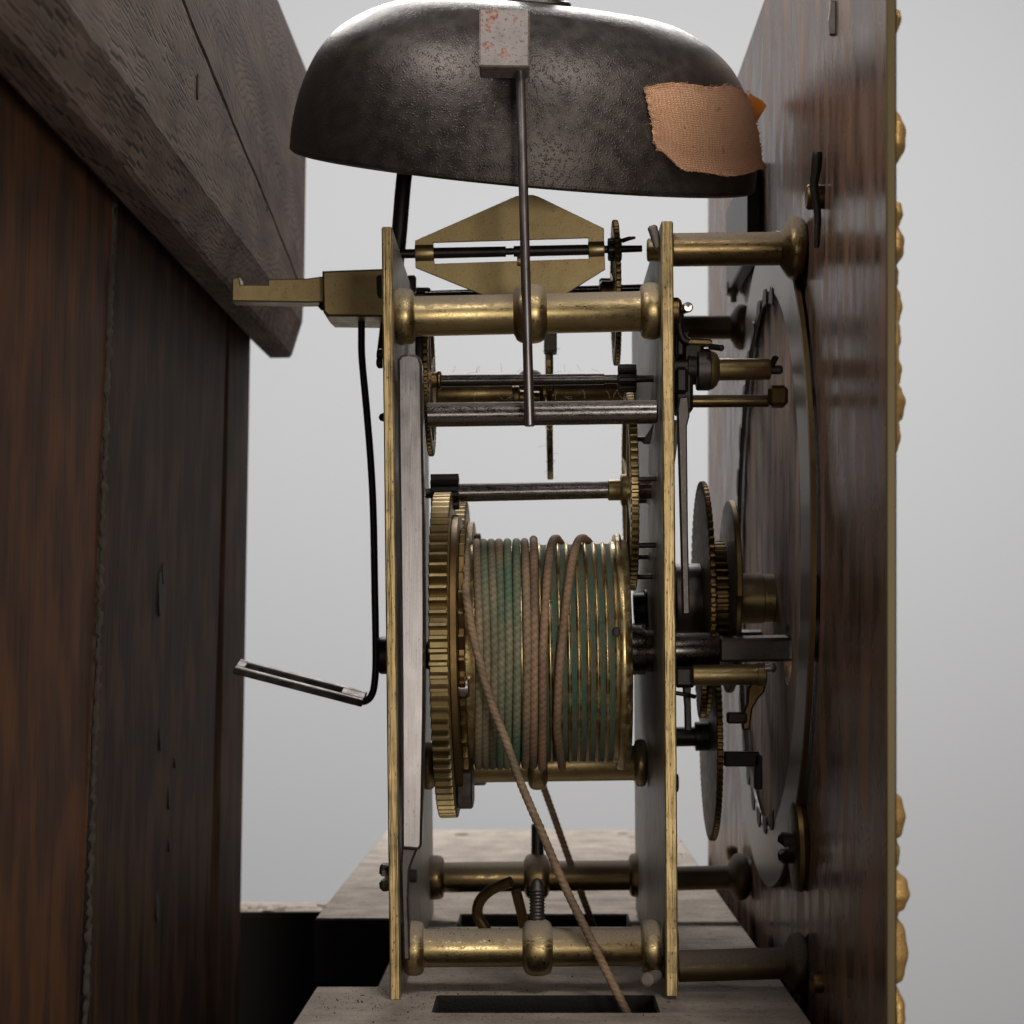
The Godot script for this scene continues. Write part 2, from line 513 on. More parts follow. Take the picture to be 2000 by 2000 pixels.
	m.albedo_texture = paint(w, w, func(_x, _y, i):      # pale where dust lies (the vertex tint takes it down to bare metal)
		var t: float = 0.50 + 0.75 * n1[i] / 255.0 + 0.35 * (pit[i] - 128) / 255.0
		var col := Color(0.205, 0.200, 0.198).lerp(Color(0.205, 0.176, 0.163), n2[i] / 255.0) * t
		return col.lerp(Color(0.62, 0.36, 0.17), 0.6 * smoothstep(0.86, 0.95, n2[i] / 255.0)))
	rough_map(m, paint(w, w, func(_x, _y, i): return Color(0, 0.38 + 0.14 * n1[i] / 255.0 + 0.14 * (pit[i] - 128) / 255.0, 0.66), false))
	var bh := PackedByteArray(); bh.resize(w * w)
	for i in w * w: bh[i] = clampi(int(90.0 + 165.0 * smoothstep(0.52, 0.78, pit[i] / 255.0) * (0.12 + 0.88 * smoothstep(0.42, 0.66, pit2[i] / 255.0)) + 0.25 * (n3[i] - 128)), 0, 255)
	bump(m, grey(bh, w, w), 0.013)
	m.vertex_color_use_as_albedo = true
	M.bell = m
	# dial back: browned brass, streaked from top to bottom, still shiny
	m = tri_map(mat("browned_dial_brass", Color.WHITE, 1, 1), Vector3(6, 2.2, 6))
	var broad := noise(w, w, 0.018, 65, 5, 1, 4); var mott := noise(w, w, 0.03, 66, 5); var long := noise(w, w, 0.16, 67, 3, 1, 16)
	m.albedo_texture = paint(w, w, func(_x, _y, i):
		var t: float = clampf(0.45 + 0.75 * (broad[i] - 128) / 255.0 + 0.14 * (long[i] - 128) / 255.0 + 0.85 * (mott[i] - 128) / 255.0 + 0.25 * (n3[i] - 128) / 255.0, 0.0, 1.0)
		var c := Color(0.052, 0.033, 0.025).lerp(Color(0.225, 0.142, 0.108), t)
		return c.lerp(Color(0.27, 0.135, 0.075), 0.65 * smoothstep(0.56, 0.78, broad[i] / 255.0) * smoothstep(0.35, 0.7, mott[i] / 255.0)))
	rough_map(m, paint(w, w, func(_x, _y, i): return Color(0, clampf(0.16 + 0.24 * mott[i] / 255.0 + 0.10 * (broad[i] - 128) / 255.0, 0.1, 0.9), 0.22), false)); bump(m, grey(mott, w, w), 0.003)
	m.metallic_specular = 0.11
	M.dial = m
	m = tri_map(mat("matte_dial_brass", Color.WHITE, 0.25, 0.62), Vector3(9, 3, 9))
	m.albedo_texture = paint(w, w, func(_x, _y, i):
		var t: float = clampf(0.5 + 0.9 * (broad[i] - 128) / 255.0 + 0.25 * (long[i] - 128) / 255.0 + 0.9 * (mott[i] - 128) / 255.0 + 0.45 * (n3[i] - 128) / 255.0, 0.0, 1.0)
		return Color(0.105, 0.078, 0.066).lerp(Color(0.42, 0.31, 0.255), t).lerp(Color(0.33, 0.18, 0.115), 0.5 * smoothstep(0.56, 0.75, broad[i] / 255.0)))
	m.metallic_specular = 0.16
	bump(m, fine, 0.02)
	M.dial_matte = m
	m = tri_map(mat("silvered_ring", Color(0.27, 0.245, 0.22), 0.85, 0.38), Vector3(26, 9, 26))
	bump(m, brush, 0.008)
	M.ring = m
	m = tri_map(mat("gilding", Color(0.95, 0.64, 0.24), 0.85, 0.42), Vector3(60, 60, 60))
	m.albedo_texture = paint(w, w, func(_x, _y, i):
		var d: float = smoothstep(0.30, 0.52, n2[i] / 255.0)
		return Color(0.26, 0.085, 0.03).lerp(Color(0.95, 0.64, 0.24), d))
	m.albedo_color = Color.WHITE
	bump(m, blot, 0.012)
	m.metallic = 0.5
	M.gilt = m
	# woods
	var g1 := noise(w, 1024, 0.05, 80, 5, 1, 16); var g2 := noise(w, 1024, 0.22, 81, 3, 1, 64); var g3 := noise(w, 1024, 0.012, 82, 4, 1, 2)
	var g4 := noise(w, 1024, 0.42, 83, 2, 1, 64)
	var wood_h := paint(w, 1024, func(_x, _y, i):
		var h: float = 0.40 * g2[i] / 255.0 + 0.15 * g1[i] / 255.0 + 0.45 * g4[i] / 255.0
		return Color(h, h, h), false)
	for kind in 2:
		m = tri_map(mat("old_red_brown_board" if kind == 0 else "old_dark_board", Color.WHITE, 0, 0.62), Vector3(11, 3.4, 11))
		m.albedo_texture = paint(w, 1024, func(_x, _y, i):
			var t: float = clampf(0.45 + 0.30 * (g1[i] - 128) / 255.0 + 0.30 * (g2[i] - 128) / 255.0 + 0.50 * (g4[i] - 128) / 255.0 + 0.65 * (g3[i] - 128) / 255.0, 0.0, 1.0)
			var dark: float = 1.0 - 0.55 * smoothstep(0.66, 0.78, 0.45 * g2[i] / 255.0 + 0.55 * g4[i] / 255.0)
			if kind == 0: return Color(0.062, 0.036, 0.026).lerp(Color(0.128, 0.074, 0.050), t).lerp(Color(0.17, 0.075, 0.033), 0.55 * smoothstep(0.40, 0.85, g3[i] / 255.0)) * dark
			return Color(0.024, 0.016, 0.0125).lerp(Color(0.078, 0.050, 0.038), t).lerp(Color(0.10, 0.050, 0.028), 0.45 * smoothstep(0.45, 0.88, g3[i] / 255.0)) * dark)
		m.roughness = 0.58; m.metallic_specular = 0.10; bump(m, wood_h, 0.014)
		if kind == 0: M.board = m
		else: M.board_grey = m
	m = mat("weathered_oak", Color.WHITE, 0, 0.75)     # the rail: u runs along the grain, which turns into close waves towards the far end
	var ow := 1024
	var wave := noise(ow, w, 0.006, 90, 3); var pore := noise(ow, w, 0.16, 91, 3, 16, 1); var tone := noise(ow, w, 0.012, 92, 4); var vein := noise(ow, w, 0.05, 93, 3, 16, 1)
	var oak_h := PackedByteArray(); oak_h.resize(ow * w)
	for y in w:
		for x in ow:
			var i := y * ow + x
			var f: float = x / float(ow)
			var k := smoothstep(0.30, 0.75, f)
			var ph: float = x * 0.42 + 46.0 * absf(sin(y * 0.016 + 0.9)) + (wave[i] - 128) * 0.10
			var ringed := pow(0.5 + 0.5 * sin(ph), 4.0) * k * (0.55 + 0.45 * pore[i] / 255.0)
			var dash := smoothstep(0.60, 0.72, pore[i] / 255.0) * (1.0 - 0.45 * k)
			oak_h[i] = clampi(int(228.0 - 120.0 * ringed - 150.0 * dash - 60.0 * smoothstep(0.5, 0.8, vein[i] / 255.0) * (1.0 - k)), 0, 255)
	m.albedo_texture = paint(ow, w, func(_x, _y, i):
		var t: float = oak_h[i] / 255.0
		return Color(0.036, 0.026, 0.022).lerp(Color(0.20, 0.150, 0.128), t) * (0.60 + 0.70 * tone[i] / 255.0))
	m.metallic_specular = 0.15
	bump(m, grey(oak_h, ow, w), 0.014)
	M.oak = m
	m = tri_map(mat("dusty_pine", Color.WHITE, 0, 0.95), Vector3(6, 6, 6))
	m.albedo_texture = paint(w, w, func(_x, _y, i):
		var t: float = 0.62 + 0.50 * n1[i] / 255.0 + 0.42 * (n3[i] - 128) / 255.0 + 0.22 * (streak[(i % w) * w + i / w] - 128) / 255.0
		var c := Color(0.42, 0.365, 0.32) * t
		return c.lerp(Color(0.10, 0.09, 0.075), 0.55 * smoothstep(0.74, 0.82, n2[i] / 255.0)))
	bump(m, fine, 0.02)
	M.pine = m
	M.board_edge = bump(tri_map(mat("shade_dark_wood", Color(0.007, 0.006, 0.005), 0, 0.95), Vector3(8, 8, 8)), fine, 0.03)  # near black: shade on the seat board's sides put into the colour
	M.case_dark = bump(tri_map(mat("shade_dark_case_wood", Color(0.008, 0.007, 0.006), 0, 0.95), Vector3(8, 8, 8)), fine, 0.02)  # near-black colour stands in for the shade inside case and holes
	# cloth
	m = mat("woven_tape", Color.WHITE, 0, 0.95)
	var cn := noise(w, w, 0.02, 95, 4); var cf := noise(w, w, 0.3, 96, 2)
	var weave := PackedByteArray(); weave.resize(w * w)
	for y in w:
		for x in w:
			var i := y * w + x
			var a: float = sin(x * TAU / 9.14 + 0.02 * (cn[i] - 128)); var b: float = sin(y * TAU / 8.0 + 0.02 * (cn[i] - 128))
			weave[i] = clampi(int(128 + 62 * a * (1.0 if b > 0 else 0.35) + 38 * b + 0.25 * (cf[i] - 128)), 0, 255)
	m.albedo_texture = paint(w, w, func(_x, _y, i):
		var t: float = 0.55 + 0.65 * weave[i] / 255.0 + 0.35 * (cn[i] - 128) / 255.0
		return Color(0.72, 0.405, 0.235).lerp(Color(0.58, 0.325, 0.19), cn[i] / 255.0) * t * (1.0 - 0.45 * smoothstep(0.78, 0.88, cn[i] / 255.0)))
	bump(m, grey(weave, w, w), 0.03)
	m.rim_enabled = true; m.rim = 0.25
	M.cloth = m
	m = mat("orange_tape_back", Color(0.50, 0.16, 0.012), 0, 0.9)
	m.albedo_texture = m.albedo_texture
	M.cloth_orange = m
	# cord: the colours lie in the cord itself, tan hemp stained green by the copper
	m = mat("old_gut_cord", Color.WHITE, 0, 0.75)
	m.vertex_color_use_as_albedo = true
	M.cord = m
	m = tri_map(mat("drum_brass", Color.WHITE, 1, 1), Vector3(26, 26, 26))
	m.albedo_texture = paint(w, w, func(_x, _y, i):
		var g: float = smoothstep(0.40, 0.75, 0.5 * n2[i] / 255.0 + 0.5 * n3[i] / 255.0) * smoothstep(0.35, 0.7, n1[i] / 255.0)
		return (Color(0.56, 0.41, 0.20) * (0.62 + 0.4 * n1[i] / 255.0)).lerp(Color(0.05, 0.17, 0.12), 0.85 * g))
	rough_map(m, paint(w, w, func(_x, _y, i):
		var g: float = smoothstep(0.40, 0.75, 0.5 * n2[i] / 255.0 + 0.5 * n3[i] / 255.0) * smoothstep(0.35, 0.7, n1[i] / 255.0)
		return Color(0, 0.30 + 0.6 * g, 1.0 - 0.9 * g), false))
	M.drum = m
	m = tri_map(mat("verdigris_and_dust", Color.WHITE, 0, 0.8), Vector3(30, 14, 30))
	m.albedo_texture = paint(w, w, func(_x, _y, i):
		var g: float = smoothstep(0.36, 0.66, 0.55 * n1[i] / 255.0 + 0.15 * n2[i] / 255.0 + 0.30 * n3[i] / 255.0)
		var c := (Color(0.120, 0.098, 0.066) * (0.45 + 0.9 * n3[i] / 255.0)).lerp(Color(0.030, 0.105, 0.080) * (0.35 + 1.2 * n3[i] / 255.0), 0.12 + 0.8 * g)
		return c * (0.55 + 0.75 * n2[i] / 255.0))
	bump(m, fine, 0.012)
	M.verdigris = m
	m = mat("backdrop_paper", Color(0.80, 0.80, 0.805), 0, 1.0)
	M.paper = m
	M.lead = tri_map(mat("hammer_steel", Color.WHITE, 0.35, 0.62), Vector3(16, 16, 16))
	M.lead.albedo_texture = paint(w, w, func(_x, _y, i):
		var c := Color(0.31, 0.285, 0.28) * (0.72 + 0.45 * n1[i] / 255.0)
		c = c.lerp(Color(0.26, 0.075, 0.03), 0.75 * smoothstep(0.58, 0.74, n1[i] / 255.0) * (0.35 + 0.65 * smoothstep(0.35, 0.6, n2[i] / 255.0)))
		return c * (1.0 - 0.5 * smoothstep(0.70, 0.8, n2[i] / 255.0)))
	bump(M.lead, fine, 0.006)

func make_setting() -> void:
	var s := Shape.new()
	s.face([Vector3(-850, -750, -1500), Vector3(850, -750, -1500), Vector3(850, 1050, -1500), Vector3(-850, 1050, -1500)], Vector3.BACK)
	structure(s, "backdrop", M.paper)
	# back of the case, to the left: three upright boards
	var t := thing("case_backboard", "tall dark brown wooden boards of the case back, left of the movement", "backboard", Vector3(-105, -320, 0))
	s = Shape.new()
	s = board_shape(92.7, 98.0, -13.5, 10.1, 200.0, 200.0, 20.0)
	build(s, "board", M.board, t)
	s = board_shape(93.1, 98.5, -160.3, -154.9, -14.2, 9.2, 20.0)
	build(s, "board", M.board_grey, t)
	s = board_shape(93.8, 97.3, -211.0, -209.9, -168.9, -164.2, 18.0)
	build(s, "board", M.board_grey, t)
	# rough line of old glue in the joint
	s = Shape.new()
	var rng := RandomNumberGenerator.new(); rng.seed = 11
	var pts := []; var rad := []
	for k in 260:
		var f := k / 259.0
		var y := lerpf(117.0, -131.0, f)
		pts.append(Vector3(lerpf(-92.1, -96.6, f) + rng.randf_range(-0.3, 0.3), y + rng.randf_range(-0.3, 0.3), lerpf(-9.2, 7.6, f) + rng.randf_range(-0.5, 0.5)))
		rad.append(rng.randf_range(0.3, 1.0))
	s.tube(pts, rad, 6)
	build(s, "glue_line", M.glue, t)
	# rail of the hood, running from the viewer to the back along the top of the boards, split along its grain
	t = thing("hood_rail", "heavy weathered oak rail with a long crack, slanting down from upper left", "wooden rail", Vector3(-84, 93, 0))
	var secs_u := []; var secs_l := []
	for k in 61:
		var f := k / 60.0
		var z := lerpf(210.0, -217.0, f)
		var yc := lerpf(168.6, 112.7, f) + 1.2 * sin(f * 9.0) + rng.randf_range(-0.25, 0.25)
		var g := lerpf(1.25, 0.42, f) + 0.25 * sin(f * 23.0) * (1.0 - f)
		var e := rng.randf_range(-0.35, 0.35)
		secs_u.append([Vector3(-77.1, yc + g, z), Vector3(-76.05, 187.2, z), Vector3(-93.4, 187.2, z), Vector3(-93.4, yc + g, z)])
		secs_l.append([Vector3(-93.4, yc - g, z), Vector3(-93.4, 98.3, z), Vector3(-88.2, 93.4 + e * 0.4, z), Vector3(-81.8 + e, 93.4, z), Vector3(-81.0 + e * 0.4, 94.3, z), Vector3(-78.2, 103.7 + e, z), Vector3(-77.7, 105.1 + e, z), Vector3(-77.15, yc - g, z)])
	s = Shape.new(); loft(s, secs_u)
	build(s, "plank", M.oak, t)
	s = Shape.new(); loft(s, secs_l)
	build(s, "plank", M.oak, t)
	s = Shape.new(); s.rod(Vector3(-77.97, 174.97, -207.00) + Vector3(-1.6, 0, 0), Vector3(-79.29, 174.97, -207.00) + Vector3(3.2, 0, 0), 1.5, 0.5, 12)
	build(s, "peg", M.board, t)
	for q in [[388, 170, 0.6, 2.6, 1], [470, 137, 0.7, 0.9, 0], [523, 407, 0.6, 0.9, 1]]:
		var dist: float = 77.0 * 3679.0 / (1052.0 - q[0])
		var at := Vector3(-77.15, (1254.0 - q[1]) * dist / 3679.0, 402.0 - dist)
		s = Shape.new()
		pitted(s, at, q[2], q[3], rng)
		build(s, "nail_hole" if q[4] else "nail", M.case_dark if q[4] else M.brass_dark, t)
	t = get_node("case_backboard")
	for q in [[315, 1445, 0.6, 2.6], [335, 1559, 0.7, 2.6], [317, 1771, 0.9, 3.2], [345, 1490, 0.35, 1.2], [338, 1650, 0.5, 1.6], [307, 1160, 1.2, 5.0], [312, 1120, 0.6, 2.4]]:
		var dist: float = 95.6 * 3679.0 / (1052.0 - q[0])
		var at := Vector3(-95.6 + 0.0258 * ((1254.0 - q[1]) * dist / 3679.0 + 20.0), (1254.0 - q[1]) * dist / 3679.0, 402.0 - dist)
		s = Shape.new()
		pitted(s, at, q[2], q[3], rng)
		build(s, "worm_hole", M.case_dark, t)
	# cheeks of the case: the seat board lies on them
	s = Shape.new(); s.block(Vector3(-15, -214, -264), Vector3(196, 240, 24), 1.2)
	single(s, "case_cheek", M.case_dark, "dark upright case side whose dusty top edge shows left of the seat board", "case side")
	s = Shape.new(); s.block(Vector3(0, -214, 150), Vector3(166, 240, 24), 1.2)  # near cheek, out of view, put in to keep light out of the trunk
	var o := single(s, "case_cheek", M.case_dark, "unseen case side below the near end of the seat board, keeps the trunk dark", "case side")
	s = Shape.new(); s.block(Vector3(78, -230, -50), Vector3(18, 250, 520), 1.2)  # out of view, added to close the trunk so that it stays dark
	single(s, "trunk_board", M.case_dark, "unseen front board of the case below the dial, added to keep the trunk dark", "case front")
	s = Shape.new()
	for k in 60:
		var x := rng.randf_range(-108, -50)
		s.block(Vector3(x, -93.6 + rng.randf() * 0.4, rng.randf_range(-266, -253)), Vector3(rng.randf_range(0.8, 3.0), rng.randf_range(0.5, 1.2), rng.randf_range(1, 3)), 0.2, Basis(Vector3.UP, rng.randf() * 3.0))
	s.block(Vector3(-15, -93.7, -264), Vector3(195, 0.5, 23.4), 0.2)
	o = single(s, "dust_layer", M.pine, "pale line of dust along the top edge of the dark case side", "dust")
	o.set_meta("kind", "stuff")

func pitted(s: Shape, at: Vector3, rz: float, ry: float, rng: RandomNumberGenerator) -> void:   # small ragged patch; a dark colour stands in for a hole's shade; faces +x
	var n := 14
	for k in n:
		var a := TAU * k / n; var b2 := TAU * (k + 1) / n
		var ra := 0.8 + 0.35 * absf(sin(k * 2.7)); var rb := 0.8 + 0.35 * absf(sin(((k + 1) % n) * 2.7))
		var p := at + Vector3(0.1, sin(a) * ry * ra, cos(a) * rz * 2.0 * ra); var q := at + Vector3(0.1, sin(b2) * ry * rb, cos(b2) * rz * 2.0 * rb)
		s.face([p, q, at + Vector3(0.05, 0, 0)], Vector3.RIGHT)
		s.face([p, q, q - Vector3(0.6, 0, 0), p - Vector3(0.6, 0, 0)], (p + q - at * 2.0).normalized())

func board_shape(x_top: float, x_bottom: float, z0_top: float, z0_bottom: float, z1_top: float, z1_bottom: float, thick: float) -> Shape:   # an upright board from y 165 down to y -300, leaning with the case
	var s := Shape.new()
	var secs := []
	for k in 2:
		var y := 193.0 if k == 0 else -320.0
		var f := (93.6 - y) / 216.5
		var x := -lerpf(x_top, x_bottom, f)
		var za := lerpf(z0_top, z0_bottom, f); var zb := lerpf(z1_top, z1_bottom, f)
		secs.append([Vector3(x, y, za + 0.8), Vector3(x, y, zb - 0.8), Vector3(x - 0.8, y, zb), Vector3(x - thick, y, zb), Vector3(x - thick, y, za), Vector3(x - 0.8, y, za)])
	loft(s, secs)
	return s

func loft(s: Shape, secs: Array) -> void:   # a bar through cross-sections with the same number of corners; flat along its length
	var m: int = secs[0].size()
	var run := 0.0
	for i in secs.size() - 1:
		var mid := Vector3()
		for p in secs[i]: mid += p / m
		var step: float = (secs[i + 1][0] - secs[i][0]).length()
		var around := 0.0
		for j in m:
			var k := (j + 1) % m
			var a: Vector3 = secs[i][j]; var b: Vector3 = secs[i][k]; var c: Vector3 = secs[i + 1][k]; var d: Vector3 = secs[i + 1][j]
			var nn := (b - a).cross(d - a).normalized()
			if nn.dot((a + b) * 0.5 - mid) < 0.0: nn = -nn
			var wdt := (b - a).length()
			var u0 := Vector2(run / 430.0, around / 88.0); var u1 := Vector2(run / 430.0, (around + wdt) / 88.0)
			var u2 := Vector2((run + step) / 430.0, (around + wdt) / 88.0); var u3 := Vector2((run + step) / 430.0, around / 88.0)
			s.tri(a, b, c, nn, nn, nn, u0, u1, u2); s.tri(a, c, d, nn, nn, nn, u0, u2, u3)
			around += wdt
		run += step
	for e in [0, secs.size() - 1]:
		var nn: Vector3 = (secs[0][0] - secs[1][0]).normalized() if e == 0 else (secs[e][0] - secs[e - 1][0]).normalized()
		var flat := PackedVector2Array()
		var ax := 0 if absf(nn.x) < 0.7 else 1
		var ay := 1 if absf(nn.z) > 0.7 else 2
		for p in secs[e]: flat.append(Vector2(p[ax], p[ay]))
		var idx := Geometry2D.triangulate_polygon(flat)
		for k in range(0, idx.size(), 3):
			var q := [secs[e][idx[k]], secs[e][idx[k + 1]], secs[e][idx[k + 2]]]
			s.tri(q[0], q[1], q[2], nn, nn, nn, flat[idx[k]] / 88.0, flat[idx[k + 1]] / 88.0, flat[idx[k + 2]] / 88.0)

func make_seat_board() -> void:
	# outline cut along a grid so that the two line slots and the notch at the back stay open
	var s := Shape.new()
	var d := Shape.new()        # the dusty upper face
	var xs := [-62.0, -49.5, -36.0, -21.6, 24.6, 55.0]
	var zs := [-365.0, -127.0, -119.0, -104.0, -16.0, -5.0, 13.5, 168.0]
	var top := -76.4; var low := -94.2
	var solid := func(i: int, j: int) -> bool:
		if i < 0 or j < 0 or i >= xs.size() - 1 or j >= zs.size() - 1: return false
		var x: float = (xs[i] + xs[i + 1]) * 0.5; var z: float = (zs[j] + zs[j + 1]) * 0.5
		if z > -119.0 and z < -16.0 and x < -36.0: return false
		if z > -16.0 and x < -49.5: return false
		if x > -21.6 and x < 24.6 and ((z > -127.0 and z < -104.0) or (z > -5.0 and z < 13.5)): return false
		return true
	var b := 0.5
	for i in xs.size() - 1:
		for j in zs.size() - 1:
			if not solid.call(i, j): continue
			var x0: float = xs[i]; var x1: float = xs[i + 1]; var z0: float = zs[j]; var z1: float = zs[j + 1]
			var l: bool = not solid.call(i - 1, j); var r: bool = not solid.call(i + 1, j); var f: bool = not solid.call(i, j - 1); var n: bool = not solid.call(i, j + 1)
			var a0 := x0 + (b if l else 0.0); var a1 := x1 - (b if r else 0.0); var c0 := z0 + (b if f else 0.0); var c1 := z1 - (b if n else 0.0)
			d.face([Vector3(a0, top, c0), Vector3(a1, top, c0), Vector3(a1, top, c1), Vector3(a0, top, c1)], Vector3.UP)
			s.face([Vector3(x0, low, z0), Vector3(x1, low, z0), Vector3(x1, low, z1), Vector3(x0, low, z1)], Vector3.DOWN)
			if l:
				s.face([Vector3(x0, low, z0), Vector3(x0, low, z1), Vector3(x0, top - b, z1), Vector3(x0, top - b, z0)], Vector3.LEFT)
				s.face([Vector3(x0, top - b, z0), Vector3(x0, top - b, z1), Vector3(a0, top, c1), Vector3(a0, top, c0)], Vector3(-1, 1, 0).normalized())
			if r:
				s.face([Vector3(x1, low, z0), Vector3(x1, low, z1), Vector3(x1, top - b, z1), Vector3(x1, top - b, z0)], Vector3.RIGHT)
				s.face([Vector3(x1, top - b, z0), Vector3(x1, top - b, z1), Vector3(a1, top, c1), Vector3(a1, top, c0)], Vector3(1, 1, 0).normalized())
			if f:
				s.face([Vector3(x0, low, z0), Vector3(x1, low, z0), Vector3(x1, top - b, z0), Vector3(x0, top - b, z0)], Vector3.FORWARD)
				s.face([Vector3(x0, top - b, z0), Vector3(x1, top - b, z0), Vector3(a1, top, c0), Vector3(a0, top, c0)], Vector3(0, 1, -1).normalized())
			if n:
				s.face([Vector3(x0, low, z1), Vector3(x1, low, z1), Vector3(x1, top - b, z1), Vector3(x0, top - b, z1)], Vector3.BACK)
				s.face([Vector3(x0, top - b, z1), Vector3(x1, top - b, z1), Vector3(a1, top, c1), Vector3(a0, top, c1)], Vector3(0, 1, 1).normalized())
	var t := thing("seat_board", "dusty pale wooden board with long slots on which the movement stands", "seat board", Vector3(0, low, -100))
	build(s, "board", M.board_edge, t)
	build(d, "top_face", M.pine, t)
	for q in [[902, 1630, 3.0], [1217, 1628, 2.2], [1235, 1636, 1.6], [1372, 1806, 0.7], [708, 1944, 0.5], [1306, 1957, 0.5]]:
		var dist: float = 76.4 * 3679.0 / (q[1] - 1254.0)
		var h := Shape.new()
		h.lathe(Vector3((q[0] - 1052.0) * dist / 3679.0, -77.0, 402.0 - dist), Vector3((q[0] - 1052.0) * dist / 3679.0, 0, 402.0 - dist), [[0, q[2]], [0.64, q[2]], [0.66, q[2] * 0.8], [0.62, 0]], 14)
		build(h, "nail_hole", M.case_dark, t)  # flat dark disc; its colour stands in for the shade in a hole

# a turned pillar along a -> b: flanges at the ends and, if wanted, a bulge at `at`
func pillar(s: Shape, a: Vector3, b: Vector3, r: float, rf: float, wf: float, bulge := -1.0, rb := 0.0, wb := 0.0) -> void:
	var l := (b - a).length()
	var p := [[0.0, 0.0]]
	var knob := func(c: float, w: float, rad: float, base: float) -> void:
		for k in 13:
			var t := -1.0 + 2.0 * k / 12.0
			p.append([c + t * w * 0.5, base + (rad - base) * pow(maxf(0.0, 1.0 - pow(absf(t), 3.0)), 0.6)])
	p.append([0.0, rf * 0.86]); p.append([wf * 0.12, rf * 0.95]); p.append([wf * 0.3, rf]); p.append([wf * 0.62, rf]); p.append([wf * 0.85, rf * 0.96]); p.append([wf * 0.97, rf * 0.88]); p.append([wf, rf * 0.80]); p.append([wf + 0.1, r + 0.2]); p.append([wf + 0.4, r])
	if bulge > 0.0: knob.call(bulge, wb, rb, r)
	p.append([l - wf - 0.4, r]); p.append([l - wf - 0.1, r + 0.2]); p.append([l - wf, rf * 0.80]); p.append([l - wf * 0.97, rf * 0.88]); p.append([l - wf * 0.85, rf * 0.96]); p.append([l - wf * 0.62, rf]); p.append([l - wf * 0.3, rf]); p.append([l - wf * 0.12, rf * 0.95]); p.append([l, rf * 0.86]); p.append([l, 0.0])
	s.lathe(a, b, p, 48, 40.0)

func screw(s: Shape, at: Vector3, ax: Vector3, r: float, h: float) -> void:   # slotted screw head, ax points out of the head
	ax = ax.normalized()
	var e1 := (Vector3.BACK - ax * Vector3.BACK.dot(ax)).normalized()
	var e2 := ax.cross(e1)
	for half in [-1.0, 1.0]:
		var poly := PackedVector2Array()
		for k in 13:
			var a := lerpf(0.16, PI - 0.16, k / 12.0)
			poly.append(Vector2(cos(a), sin(a) * half) * r)
		s.prism(poly, Transform3D(e1, e2, ax, at), h, 0.35 * r * 0.6)
	s.lathe(at, at + ax, [[0, 0], [0, r * 0.98], [h * 0.45, r * 0.98], [h * 0.45, 0]], 24)

